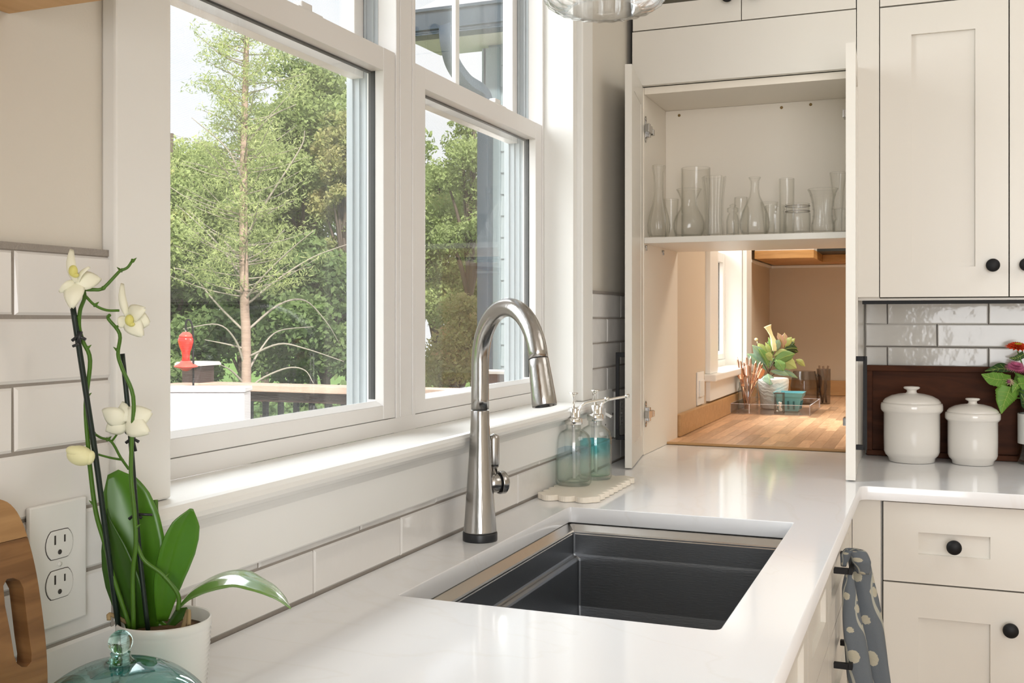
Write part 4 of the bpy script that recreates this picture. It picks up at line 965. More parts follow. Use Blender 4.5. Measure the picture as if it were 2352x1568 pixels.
m = MB(); m.sphere(at(2317, 876, depth(vc)-.016), .0045, seg=12, nr=8); m.build('seed_head', mat('purple_bud', (.22, .06, .12), .6), fv)

# ---- dish towel on the upper drawer pull
tw = thing('dish_towel', (.70, 2.2, .5), 'blue-grey dish towel with beige dots hanging from a black drawer pull', 'towel')
TOW = bpy.data.materials.new('towel_fabric'); TOW.use_nodes = True
def _tow():
    m = TOW; b = m.node_tree.nodes['Principled BSDF']; b.inputs['Roughness'].default_value = .95
    t = nd(m, 'TexCoord'); mp = nd(m, 'Mapping'); lk(m, t.outputs['UV'], mp.inputs[0]); mp.inputs['Scale'].default_value = (1, 1, 1)
    v = nd(m, 'TexVoronoi'); v.inputs['Scale'].default_value = 24; v.inputs['Randomness'].default_value = .55; lk(m, mp.outputs[0], v.inputs['Vector'])
    n = nd(m, 'TexNoise'); n.inputs['Scale'].default_value = 220; lk(m, mp.outputs[0], n.inputs['Vector'])
    ad = nd(m, 'Math', operation='MULTIPLY_ADD'); lk(m, n.outputs['Fac'], ad.inputs[0]); ad.inputs[1].default_value = .12; lk(m, v.outputs['Distance'], ad.inputs[2])
    r = ramp2(m, ad.outputs[0], [(.0, (.44, .41, .31)), (.38, (.48, .45, .35)), (.40, (.135, .155, .175))]); r.color_ramp.interpolation = 'LINEAR'
    # curling pale stalks between the dots
    w_ = nd(m, 'TexWave'); w_.inputs['Scale'].default_value = 6; w_.inputs['Distortion'].default_value = 7; w_.inputs['Detail'].default_value = 1; lk(m, mp.outputs[0], w_.inputs['Vector'])
    rr = ramp2(m, w_.outputs['Fac'], [(.0, (0, 0, 0)), (.955, (0, 0, 0)), (.975, (1, 1, 1))])
    mx_ = nd(m, 'Mix', data_type='RGBA'); lk(m, rr.outputs[0], mx_.inputs[0]); lk(m, r.outputs[0], mx_.inputs[6]); mx_.inputs[7].default_value = (.42, .42, .36, 1)
    lk(m, mx_.outputs[2], b.inputs['Base Color'])
    n3 = nd(m, 'TexNoise'); n3.inputs['Scale'].default_value = 500; lk(m, mp.outputs[0], n3.inputs['Vector']); bp = nd(m, 'Bump'); bp.inputs['Strength'].default_value = .5; bp.inputs['Distance'].default_value = .001; lk(m, n3.outputs['Fac'], bp.inputs['Height']); lk(m, bp.outputs[0], b.inputs['Normal'])
_tow()
def fold(cl, rw, dp, nm, squash=.6):
    """a hanging fold: centre line in photo pixels, half widths px"""
    P = smoothpath([at(u, v, dp) for u, v in cl], 7); n = len(P); m = MB(); rings = []
    for i, p in enumerate(P):
        t = i/(n-1); w_ = lerpw(rw, t)*dp/F_PX; ring = []
        for j in range(20):
            a = 2*PI*j/20; k = 1+.07*math.sin(3*a+t*5)+.05*math.sin(5*a-t*7)
            ring.append(p+RT*w_*k*math.cos(a)+FW*w_*squash*k*math.sin(a)*1.6)
        rings.append(ring)
    m.rings(rings, caps=True); o = m.build(nm, TOW, tw)
    uv = o.data.uv_layers.new(name='UVMap')
    for pl in o.data.polygons:
        for li in pl.loop_indices:
            vi = o.data.loops[li].vertex_index; i, j = divmod(vi, 20); jj = j
            if 0 in [o.data.loops[l].vertex_index % 20 for l in pl.loop_indices] and 19 in [o.data.loops[l].vertex_index % 20 for l in pl.loop_indices] and j == 0: jj = 20
            uv.data[li].uv = (jj/20*.15, i/(n-1)*.34)
    return o
DT = depth((.675, 2.22, .8))
fold([(1966, 1262), (1974, 1290), (1980, 1340), (1991, 1400), (2004, 1470), (2016, 1540), (2026, 1610)], [10, 24, 26, 28, 28, 27, 26, 25], DT+.01, 'towel_fold')
fold([(1951, 1312), (1950, 1360), (1956, 1430), (1968, 1500), (1984, 1610)], [8, 15, 19, 24, 27, 29], DT-.04, 'towel_fold')
fold([(1938, 1300), (1944, 1274), (1956, 1262), (1968, 1266), (1978, 1288), (1984, 1316)], [6, 13, 16, 20, 22, 14], DT-.03, 'towel_wrap')

# ---- glass pendant above the sink
pc = Vector((.31, 1.65, 1.816)); pl = thing('pendant_lamp', pc, 'ribbed clear glass pendant shade at the top of the photo', 'lamp')
m = MB(); rb = lambda a, t: .035*math.cos(a*22)*(1-abs(t-.5)*.6)
pro = [(.060, -.012), (.078, -.009), (.094, .002), (.102, .02), (.103, .05), (.098, .09), (.085, .14), (.062, .18), (.038, .205), (.030, .21)]
m.lathe(pro, pc, seg=208, caps=False, ripple=rb); m.lathe([(a-.004, b+.001) for a, b in pro], pc, seg=104, caps=False); m.build('glass_shade', thin('ribbed_glass', (.985, .99, .99), (.80, .82, .82), f0=.16, fmax=.9, rough=.04), pl)
m = MB(); m.lathe([(.028, .205), (.028, .26), (.01, .27), (.004, .28), (.004, .93)], pc, seg=20); m.build('stem', CHROME, pl)
m = MB(); m.lathe([(.001, .913), (.06, .913), (.06, .934)], pc, seg=28); m.build('canopy', CHROME, pl)
# ---- wooden cabinet bottom at the upper left
ow = thing('wall_cabinet', (.16, .3, 1.593), 'cabinet with a light wooden underside at the upper left corner', 'cabinet')
k_ = 1.3
m = MB(); m.box(-.0105, .34, -.6, .755, 1.594, 1.622); m.build('bottom_board', SHELFW, ow, bevel=.001); m = MB(); m.box(-.0105, .34, -.6, .7545, 1.6225, 2.74); m.build('body', CAB, ow)

# ================================================================ PANTRY
BZ = BBZ+.0012
at_ = thing('acrylic_tray', (.2, 4.475, BZ), 'clear acrylic tray holding jar, vase and basket on the butcher block', 'tray')
tx0, tx1, ty0, ty1, th_ = .043, .356, 4.28, 4.672, .040
m = MB(); m.box(tx0, tx1, ty0, ty1, BZ, BZ+.003)
for a in ((tx0, tx1, ty0, ty0+.003), (tx0, tx1, ty1-.003, ty1), (tx0, tx0+.003, ty0+.003, ty1-.003), (tx1-.003, tx1, ty0+.003, ty1-.003)): m.box(*a, BZ+.003, BZ+th_)
m.build('tray_body', ACRYL, at_)
m = MB()
for a in ((tx0, tx1, ty0, ty0+.0035), (tx0, tx1, ty1-.0035, ty1), (tx0, tx0+.0035, ty0, ty1), (tx1-.0035, tx1, ty0, ty1)): m.box(*a, BZ+th_, BZ+th_+.0012)
for a in ((tx0, ty0), (tx1-.0035, ty0), (tx1-.0035, ty1-.0035), (.118, ty0)): m.box(a[0], a[0]+.0035, a[1], a[1]+.0035, BZ+.003, BZ+th_)
m.build('edge', mat('acrylic_edge', (.80, .80, .88), .2), at_)
TZ = BZ+.0036
jc = Vector((.0935, 4.415, TZ)); jr = .0415
jar = thing('cutlery_jar', jc, 'clear mason jar full of copper-toned cutlery, left on the acrylic tray', 'jar')
pf = [(.001, 0), (jr*.93, 0), (jr, .004), (jr, .085), (jr*.93, .093), (jr*.88, .097), (jr*.88, .100), (jr*.93, .102), (jr*.88, .105), (jr*.93, .108), (jr*.88, .111), (jr*.90, .116)]
m = MB(); m.lathe(pf, jc, seg=36, caps=False); m.lathe([(max(a-.0025, .001), b+(.004 if b < .01 else 0)) for a, b in pf], jc, seg=36, caps=False); m.build('glass_body', GLASS, jar)
COP = mat('copper_rose', (.62, .33, .20), .24, 1, vary=.2, vscale=30); COPL = mat('pale_copper', (.68, .47, .38), .28, 1)
def cutlery(kind, u, v, foot, mm, label, w=9, d_=0.):
    top = at(u, v, depth(jc)+d_); bot = jc+Vector((foot[0], foot[1], .006)); L = (top-bot).length; ax = (top-bot).normalized(); s = ax.cross(FW).normalized(); n_ = s.cross(ax).normalized()
    t = thing(kind, bot, label, kind, 'copper cutlery in the jar'); k = mpp(jc)
    if kind == 'spoon':
        hl = .045; m = MB(); m.tube([bot, bot+ax*(L-hl*.92)], [.0032, .0022], 8, flat=.5); m.build('handle', mm, t)
        m = MB(); c = top-ax*hl/2; M = Matrix((s, n_, ax)).transposed()
        def f(a, b): 
            al = a*PI; x = (b*2-1)*math.sin(al)**.7; return c-ax*math.cos(al)*hl/2+s*x*w*k+n_*(.005*(x*x)-.005)
        m.grid(f, 14, 10); m.build('bowl', mm, t, solid=.0012)
    elif kind == 'fork':
        m = MB(); m.tube([bot, top-ax*.045], [.003, .0022], 8, flat=.5); m.build('handle', mm, t)
        m = MB()
        for x in (-1.5, -.5, .5, 1.5): m.tube(smoothpath([top-ax*.047+s*x*.002, top-ax*.035+s*x*.0042, top+s*x*.0042], 3), [.0013]*7, 6)
        m.obox(top-ax*.040, s, n_, ax, .007, .0009, .005); m.build('tines', mm, t)
    else:
        m = MB(); m.tube([bot, top-ax*.07, top-ax*.02, top], [.0035, .0042, .0062, .0022], 10, flat=.55); m.build('handle', mm, t)
K_ = 'copper cutlery handle standing in the mason jar among others'
cutlery('knife', 1693, 820, (-.012, .0), COPL, 'copper knife handle at the far left of the cutlery jar'); cutlery('knife', 1700, 824, (-.006, .01), COPL, 'second copper knife handle from the left in the cutlery jar')
cutlery('knife', 1708, 828, (.0, .012), COPL, 'shorter pale knife handle, third from the left in the jar'); cutlery('knife', 1714, 816, (.004, .014), COPL, 'tallest pale knife handle in the middle of the cutlery jar'); cutlery('knife', 1724, 818, (.004, .006), COPL, 'tall pale knife handle just right of the middle of the jar')
cutlery('knife', 1737, 828, (-.004, -.010), COP, 'darker copper knife handle, third from the right in the jar'); cutlery('knife', 1747, 830, (-.01, .0), COPL, 'pale knife handle, second from the right in the jar'); cutlery('knife', 1752, 834, (-.012, -.004), COP, 'copper knife handle leaning farthest right in the cutlery jar')
cutlery('spoon', 1699, 846, (.004, -.014), COP, 'round copper spoon at the left front of the jar', 9.5, -.01); cutlery('spoon', 1716, 838, (.0, -.016), COPL, 'pale copper spoon in the middle of the jar', 8, -.012)
cutlery('spoon', 1752, 846, (-.014, -.008), COP, 'copper spoon leaning to the right out of the jar', 8.5, -.005)
cutlery('fork', 1704, 862, (-.010, -.012), COP, 'copper fork with tines up at the left of the jar', 9, -.015); cutlery('fork', 1731, 856, (.002, -.008), COP, 'copper fork standing between the spoons in the jar', 9, -.005)
# textured vase with plant
pc_ = Vector((.1755, 4.56, TZ)); kk = mpp(pc_)
pv = thing('potted_plant', pc_, 'leafy houseplant with a calla lily in a white swirl-textured vase', 'plant')
m = MB(); m.lathe([(.001, 0), (27*kk, 0), (29*kk, 2*kk), (29*kk, 12*kk), (31*kk, 28*kk), (34*kk, 48*kk), (35*kk, 62*kk), (34*kk, 69*kk), (31*kk, 70*kk), (31*kk, 60*kk), (.001, 56*kk)], pc_, seg=48, caps=False)
VT = mat('swirl_ceramic', (.80, .77, .72), .4)
def _vt():
    m_ = VT; b = m_.node_tree.nodes['Principled BSDF']; t = nd(m_, 'TexCoord'); v = nd(m_, 'TexWave'); v.wave_type = 'RINGS'; v.inputs['Scale'].default_value = 22; v.inputs['Distortion'].default_value = 5; v.inputs['Detail Scale'].default_value = 2
    lk(m_, t.outputs['Object'], v.inputs['Vector']); bp = nd(m_, 'Bump'); bp.inputs['Strength'].default_value = .5; bp.inputs['Distance'].default_value = .002; lk(m_, v.outputs['Fac'], bp.inputs['Height']); lk(m_, bp.outputs[0], b.inputs['Normal'])
_vt(); m.build('vase', VT, pv)
GLF = [mat('ficus_green', (.15, .28, .08), .35, vary=.3, vscale=30), mat('ficus_grey_green', (.26, .38, .27), .35, vary=.2, vscale=30), mat('ficus_lime', (.40, .46, .17), .4, vary=.2, vscale=30), mat('ficus_dark', (.03, .06, .015), .4), mat('ficus_bronze', (.50, .32, .22), .45, vary=.3, vscale=40)]
DP = depth(pc_)
def bigleaf(u0, v0, u1, v1, wd, mi, dz=0, tilt=0.):
    a, b = at(u0, v0, DP+dz*.4), at(u1, v1, DP+dz); mid = (a+b)/2-FW*.006+UP*.004; t = (b-a).normalized(); s = t.cross(FW).normalized(); s = (s+FW*tilt).normalized()
    m = MB(); leafmesh(m, [a, a*.75+b*.25+(mid-(a+b)/2)*.6, mid, a*.25+b*.75+(mid-(a+b)/2)*.6, b], [w_*kk for w_ in (2, wd*.8, wd, wd*.8, 1)], s, .22, n=3, k=3, wave=.12)
    o = m.build('leaf', GLF[mi], pv, solid=.0006)
    v_ = MB(); v_.tube([a-FW*.001, mid-FW*.0015, b-FW*.001], .0006, 5); v_.build('vein', VEIN, o)
for L in ((1762, 850, 1716, 812, 26, 1, .0), (1766, 840, 1728, 792, 24, 1, -.02), (1768, 835, 1742, 800, 16, 0, -.03), (1766, 845, 1745, 804, 9, 0, -.05), (1768, 820, 1742, 788, 15, 2, .02),
          (1772, 818, 1758, 786, 10, 2, .0), (1776, 815, 1765, 774, 9, 0, .01), (1776, 808, 1790, 780, 22, 1, -.02), (1778, 818, 1810, 806, 18, 2, -.01), (1774, 828, 1758, 812, 18, 2, -.04),
          (1785, 822, 1830, 846, 30, 2, -.02), (1778, 830, 1826, 812, 26, 0, -.03), (1782, 826, 1800, 852, 26, 0, -.05), (1770, 852, 1812, 862, 13, 1, -.03), (1764, 858, 1768, 884, 30, 1, -.07),
          (1790, 850, 1832, 868, 12, 1, -.01), (1828, 826, 1849, 841, 14, 2, .02), (1800, 800, 1786, 764, 15, 4, -.01), (1801, 799, 1802, 764, 15, 4, .0), (1803, 798, 1818, 774, 16, 2, .0), (1806, 800, 1826, 777, 12, 2, .03),
          (1802, 802, 1832, 800, 20, 3, .0), (1804, 804, 1834, 808, 16, 3, .02), (1806, 800, 1826, 786, 12, 3, .01), (1784, 812, 1812, 818, 12, 3, .01), (1770, 810, 1763, 784, 8, 3, .02), (1748, 806, 1738, 790, 9, 2, .02),
          (1766, 842, 1778, 822, 18, 1, .03), (1776, 840, 1794, 828, 20, 3, .04), (1760, 836, 1750, 820, 18, 3, .05), (1780, 822, 1798, 812, 16, 0, .03)): bigleaf(*L)
m = MB()
for l in ([(1768, 868), (1766, 850), (1768, 825), (1775, 800)], [(1766, 855), (1778, 830), (1800, 800), (1803, 780)], [(1766, 860), (1752, 830), (1740, 800), (1738, 788)], [(1770, 866), (1800, 840), (1830, 832)]): m.tube(smoothpath([at(u, v, DP) for u, v in l], 4), .0022, 7)
m.build('stem', mat('ficus_stem', (.10, .06, .03), .6), pv)
CAL = mat('calla_cream', (.82, .76, .42), .4)
m = MB(); cb_ = [at(u, v, DP-.01) for u, v in ((1779, 806), (1778, 790), (1772, 770), (1766, 756), (1763, 748))]
rr = [5, 8, 4, 6, 9.5]; m.tube(smoothpath(cb_, 4), [lerpw(rr, i/16)*kk for i in range(17)], 16, caps=False, flat=.8); m.build('calla_lily', CAL, pv, solid=.0006)
m = MB(); m.sphere(at(1737, 779, DP), 4.2*kk, (1, 1, .8), 12, 8); m.tube([at(1739, 783, DP), at(1741, 800, DP)], .0014, 6); m.build('flower_bud', CAL, pv)
# blue berry basket
BL = mat('aqua_ceramic', (.16, .50, .58), .3, coat=.4)
b0 = Vector((.2555, 4.46, TZ)); bk = thing('berry_basket', b0, 'square aqua ceramic berry basket on the acrylic tray', 'basket')
hb_, hb2 = .038, .055; hz_ = .078
def tap(z, o=0): k = hb_+(hb2-hb_)*z/hz_+o; return [b0+Vector((sx_*k, sy_*k, z)) for sx_, sy_ in ((-1, -1), (1, -1), (1, 1), (-1, 1))]
m = MB(); m.rings([tap(0), tap(hz_*.72), tap(hz_*.76, .004), tap(hz_*.95, .004), tap(hz_, .007), tap(hz_, .0), tap(.006, -.005)], caps=True, smooth=False); m.build('basket_body', BL, bk, bevel=.003)
m = MB()
for f_i in range(4):
    n_ = [Vector((0, -1, 0)), Vector((1, 0, 0)), Vector((0, 1, 0)), Vector((-1, 0, 0))][f_i]; s_ = Vector((-n_.y, n_.x, 0))
    for k in (-.022, 0, .022): c = b0+n_*(hb_+.007)+s_*k+UP*.026; m.obox(c, s_, UP+n_*.2, n_, .0035, .017, .0035)
m.build('slot', mat('aqua_shadow', (.05, .17, .2), .6), bk)
# little framed lantern
l0 = Vector((.2295, 4.345, TZ)); ln = thing('glass_lantern', l0, 'tiny dark-framed glass lantern with white pebbles in front of the basket', 'lantern')
m = MB()
for sx_ in (-1, 1):
    for sy_ in (-1, 1): m.tube([l0+Vector((sx_*.017, sy_*.017, 0)), l0+Vector((sx_*.017, sy_*.017, .078))], .0016, 6)
m.box(l0.x-.019, l0.x+.019, l0.y-.019, l0.y+.019, l0.z+.078, l0.z+.081); m.box(l0.x-.019, l0.x+.019, l0.y-.019, l0.y+.019, l0.z, l0.z+.003); m.build('frame', mat('bronze_frame', (.09, .065, .05), .4, .6), ln)
m = MB(); m.lathe([(.014, .003), (.014, .078)], l0, seg=24, caps=False); m.build('glass_body', GLASS, ln)
m = MB()
for k in range(14): m.sphere(l0+Vector((R.uniform(-.008, .008), R.uniform(-.008, .008), .007+.0026*k)), .0045, seg=8, nr=6)
m.build('pebbles', mat('white_pebble', (.85, .83, .80), .4), ln)['kind'] = 'stuff'
# dark pitcher and cylinder behind
g0 = Vector((.265, 4.90, BZ)); dp_ = thing('dark_pitcher', g0, 'smoky glass pitcher with a curved handle behind the textured vase', 'pitcher'); k2 = mpp(g0)
m = MB(); m.lathe([(.001, 0), (26*k2, 0), (30*k2, 8*k2), (31*k2, 40*k2), (27*k2, 62*k2), (25*k2, 75*k2)], g0, seg=32, caps=False); m.build('glass_body', DGLASS, dp_)
m = MB(); m.tube(smoothpath([g0+RT*26*k2+UP*66*k2, g0+RT*37*k2+UP*62*k2, g0+RT*38*k2+UP*42*k2, g0+RT*30*k2+UP*22*k2], 6), .0045, 10); m.build('handle', DGLASS, dp_)
g1 = Vector((.345, 4.94, BZ)); dc_ = thing('smoked_cylinder', g1, 'smoked glass cylinder with dried brown stems behind the berry basket', 'vase')
m = MB(); m.lathe([(.001, 0), (15*k2, 0), (15.5*k2, 80*k2)], g1, seg=32, caps=False); m.build('glass_body', DGLASS, dc_)
m = MB()
for k in range(9): a = k*2.1; m.tube([g1+Vector((.012*math.cos(a), .012*math.sin(a), .004)), g1+Vector((.02*math.cos(a+1.4), .02*math.sin(a+1.4), .08)), g1+Vector((.022*math.cos(a+.5), .022*math.sin(a+.5), .17))], .0045, 6)
m.build('dried_stems', mat('dried_brown', (.16, .09, .05), .7), dc_)
# pantry outlet
p0, p1 = onx(1600, 852, PX+.003), onx(1614.5, 926, PX+.003)
t = thing('pantry_outlet', (PX+.002, (p0.y+p1.y)/2, p1.z), 'white outlet plate low on the pantry wall left of its window', 'outlet')
m = MB(); m.box(PX+.002, PX+.007, p0.y, p1.y, p1.z, p0.z-.005); m.build('cover_plate', WHITEP, t, bevel=.001)
m = MB(); m.box(PX+.007, PX+.013, p0.y+.02, p1.y-.02, p1.z+.03, p0.z-.035); m.build('receptacle', WHITEP, t, bevel=.001)
# wooden wall unit above
xm, xq = ony(1869, 583, 4.86).x, ony(1893, 600, 5.26).x
zb = 1.576
oc_ = thing('pantry_wall_cabinet', (.5, 5.2, zb), 'honey-wood wall cabinet bottom glimpsed high in the pantry', 'cabinet')
m = MB(); m.box(ony(1733, 583, 4.86).x, xm, 4.86, 5.496, zb, zb+.036); m.build('bottom_board', OAK, oc_, bevel=.001)
m = MB(); m.box(xm+.0005, 1.3, 5.26, 5.496, zb, zb+.036); m.build('rear_board', OAK, oc_, bevel=.001)
m = MB(); m.box(xm+.0005, 1.3, 5.0, 5.496, zb+.0365, zb+.24); m.build('dark_insert', mat('dark_insert_metal', (.03, .035, .036), .4, .3), oc_)
m = MB(); m.box(ony(1733, 583, 4.86).x, xm, 4.87, 5.496, zb+.0365, zb+.7); m.build('body', CAB, oc_)
m = MB(); m.box(PX+.002, 1.4, 5.488, 5.4995, zb-.014, zb-.002); m.box(PX+.002, PX+.014, 4.83, 5.4995, zb-.014, zb-.002); m.build('cleat', TRIM, oc_)

# ================================================================ OUTSIDE
GZ = -2.2
gm = MB(); gm.grid(lambda a, b: Vector((-.2-60*a, -20+75*b, GZ+.35*math.sin(a*9)+.3*math.sin(b*13)+a*a*6)), 30, 30); struct('ground', gm, GRASS)
RY = 4.36; rz = .985
cpt = ony(455, 877, RY)
struct('deck_floor', MB().box(-2.75, -.19, -1.5, 4.45, -.09, -.04), DECKRAIL)
rl = thing('deck_railing', (cpt.x, RY, 0), 'cedar-capped deck railing with black balusters beyond the sink window', 'railing')
zt_ = onz(700, 884, rz).z
m = MB(); m.box(cpt.x-.05, -.19, RY-.07, RY+.07, rz-.034, rz); m.build('top_rail', DECKRAIL, rl, bevel=.004)
m = MB(); m.box(cpt.x-.07, cpt.x+.07, -1.0, RY-.071, rz-.034, rz); m.build('side_top_rail', DECKRAIL, rl, bevel=.004)
m = MB(); m.box(cpt.x+.05, -.19, RY-.02, RY+.02, rz-.085, rz-.035); m.box(cpt.x-.02, cpt.x+.02, -1.0, RY-.05, rz-.085, rz-.035); m.box(cpt.x+.05, -.19, RY-.02, RY+.02, .06, .10); m.box(cpt.x-.02, cpt.x+.02, -1.0, RY-.05, .06, .10); m.build('sub_rail', DARKR, rl)
m = MB(); m.box(cpt.x-.055, cpt.x+.055, RY-.055, RY+.055, rz+.0005, rz+.085); m.box(cpt.x-.045, cpt.x+.045, RY-.045, RY+.045, -.04, rz-.035); m.build('post', DARKR, rl)
m = MB(); z = rz+.0855; m.box(cpt.x-.08, cpt.x+.08, RY-.08, RY+.08, z, z+.012); m.prism([(cpt.x-.075, RY-.075, z+.012), (cpt.x+.075, RY-.075, z+.012), (cpt.x+.075, RY+.075, z+.012), (cpt.x-.075, RY+.075, z+.012)], (0, 0, .006)); m.build('post_cap', mat('pale_cap', (.62, .58, .54), .6), rl)
e2 = ony(1143, 870, RY); m = MB(); m.box(e2.x-.055, e2.x+.055, RY-.05, RY+.05, rz+.0005, rz+.075); m.build('post', DARKR, rl)
m = MB(); m.box(e2.x-.07, e2.x+.07, RY-.065, RY+.065, rz+.0755, rz+.088); m.build('post_cap', MATS['pale_cap'], rl)
sx_ = ony(645, 930, RY).x-ony(610, 930, RY).x; x = ony(610, 930, RY).x-5*sx_; bal = None
while x < -.2:
    if bal is None: m = MB(); m.box(-.011, .011, -.011, .011, 0, rz-.086-.101); bal = m; me = bpy.data.meshes.new('baluster'); me.from_pydata(m.v, [], m.f); me.materials.append(BLACKM)
    if x > cpt.x+.06: o = bpy.data.objects.new('baluster', me); COL.objects.link(o); o.parent = rl; o.location = Vector((x, RY, .101))-WL[rl.name]
    x += sx_
y = RY-.15
while y > 1.2: o = bpy.data.objects.new('baluster', me); COL.objects.link(o); o.parent = rl; o.location = Vector((cpt.x, y, .101))-WL[rl.name]; y -= sx_
# pale storage box on the deck
wc_ = at(455, 1000, 4.55); hw = 118*4.55/F_PX; top = at(455, 889, 4.53).z
db = thing('deck_box', (wc_.x, wc_.y, -.04), 'plain white deck storage box standing inside the railing corner', 'box')
c = Vector((at(455, 0, 4.6).x, at(455, 0, 4.6).y, 0)); m = MB(); m.obox((c.x, c.y, (top-.04)/2-.012), RT, FW, UP, hw-.006, .060, (top+.04)/2-.012); m.build('box_body', mat('white_vinyl', (.56, .55, .59), .6), db, bevel=.006)
m = MB(); m.obox((c.x, c.y, top-.012), RT, FW, UP, hw, .066, .011); m.build('lid', MATS['white_vinyl'], db, bevel=.004)
# red feeder on a shepherd hook
fd = 4.75; k = fd/F_PX; f0 = at(427, 852, fd)
fe = thing('hummingbird_feeder', f0, 'red glass hummingbird feeder hanging from a black hook on the railing', 'feeder')
m = MB(); m.lathe([(4*k, 0), (9*k, 2*k), (14*k, 6*k), (27*k, 10*k), (26.5*k, 12*k), (15*k, 18*k), (11*k, 24*k)], f0, seg=32); m.build('base', mat('red_plastic', (.80, .10, .07), .3, coat=.4), fe)
m = MB(); m.lathe([(10*k, 23*k), (8.5*k, 32*k), (10*k, 44*k), (15*k, 56*k), (18*k, 68*k), (17.5*k, 74*k), (15*k, 79*k)], f0, seg=32); m.build('bottle', REDG, fe)
m = MB(); m.lathe([(16*k, 78.5*k), (15*k, 82*k), (8*k, 89*k), (3*k, 90*k)], f0, seg=28); m.build('cap', MATS['red_plastic'], fe)
m = MB(); m.tube(smoothpath([f0+UP*90*k, f0+UP*95*k+RT*2*k, f0+UP*99*k, f0+UP*95*k-RT*2*k, f0+UP*90*k], 5), .0015, 6); m.build('wire_loop', mat('silver_wire', (.7, .7, .7), .3, 1), fe)
hk = thing('shepherd_hook', at(444, 884, fd), 'slim black shepherd hook holding the red feeder', 'hook')
m = MB(); m.tube(smoothpath([at(444, 887, fd), at(444, 830, fd), at(443, 760, fd), at(438, 738, fd), at(431, 734, fd), at(427, 742, fd), at(427, 754, fd), at(430, 758, fd)], 6), .0045, 8); m.build('rod', BLACKM, hk)

# neighbouring wing with siding, gutter, downspout
WY = 6.45; wx = ony(1112, 700, WY).x
wg = thing('house_wing', (wx/2, WY, GZ), 'blue-grey clapboard corner of the house beyond the right-hand window', 'building')
cbw = (ony(1149, 500, WY).x-wx)
m = MB(); m.box(wx+.02, -.2, WY+.03, WY+2.2, GZ, 3.4); m.build('wall', SIDTRIM, wg)
m = MB(); m.box(wx, wx+cbw, WY-.012, WY+.03, GZ, 3.1); m.box(wx-.012, wx+.0195, WY-.012, WY+.1, GZ, 3.1); m.build('corner_board', SIDTRIM, wg, bevel=.003)
pz_ = 49.6*depth((wx+.2, WY, 1))/F_PX; zj_ = ony(1160, (775/2.24), WY).z; z = zj_-math.floor((zj_-GZ)/pz_)*pz_
while z < 3.05:
    m = MB(); m.prism([(wx+cbw+.001, WY+.006, z), (wx+cbw+.001, WY+.030, z), (wx+cbw+.001, WY+.030, z+pz_*1.02), (wx+cbw+.001, WY+.020, z+pz_*1.02)], (-.2-wx-cbw, 0, 0)); m.build('siding_board', SIDING, wg); z += pz_
gy = 6.10; gz0 = ony(1060, 72, gy).z; gz1 = ony(1060, 14, gy).z; gx = ony(925, 60, gy).x
m = MB(); m.box(gx, -.2, gy, gy+.012, gz0+.012, gz1); m.box(gx, -.2, gy, gy+.11, gz0, gz0+.012); m.box(gx, -.2, gy-.012, gy, gz0+.03, gz0+.045); m.box(gx, -.2, gy-.015, gy+.005, gz1-.012, gz1+.01); m.build('gutter', GUTTER, wg, bevel=.004)
sx0 = ony(1000, 116, 6.52).x
m = MB(); m.prism([(gx+.01, gy+.11, gz0-.002), (-.2, gy+.11, gz0-.002), (-.2, 6.60, gz0-.002), (sx0, 6.60, gz0-.002)], (0, 0, .03)); m.build('soffit', SOFFIT, wg)
m = MB(); m.prism([(gx+.01, gy+.115, gz1-.01), (-.2, gy+.115, gz1-.01), (-.2, gy+2.2, gz1+1.1), (gx+.3, gy+2.2, gz1+1.1)], (0, 0, .05)); m.build('roof', mat('pale_shingle', (.52, .50, .50), .9, vary=.3, vscale=30), wg)
m = MB(); ds = smoothpath([at(1026, 66, depth((-1.9, gy+.02, 3))), at(1028, 96, 6.62), at(1040, 145, 6.68), at(1070, 188, 6.8), at(1108, 216, 6.92), at(1114, 260, 6.94), at(1114, 420, 6.94)], 7); ds += [ds[-1]-UP*.5*k_ for k_ in range(1, 8)]
m.tube(ds, .056, 4, flat=1.0); m.build('downspout', GUTTER, wg, bevel=.004)

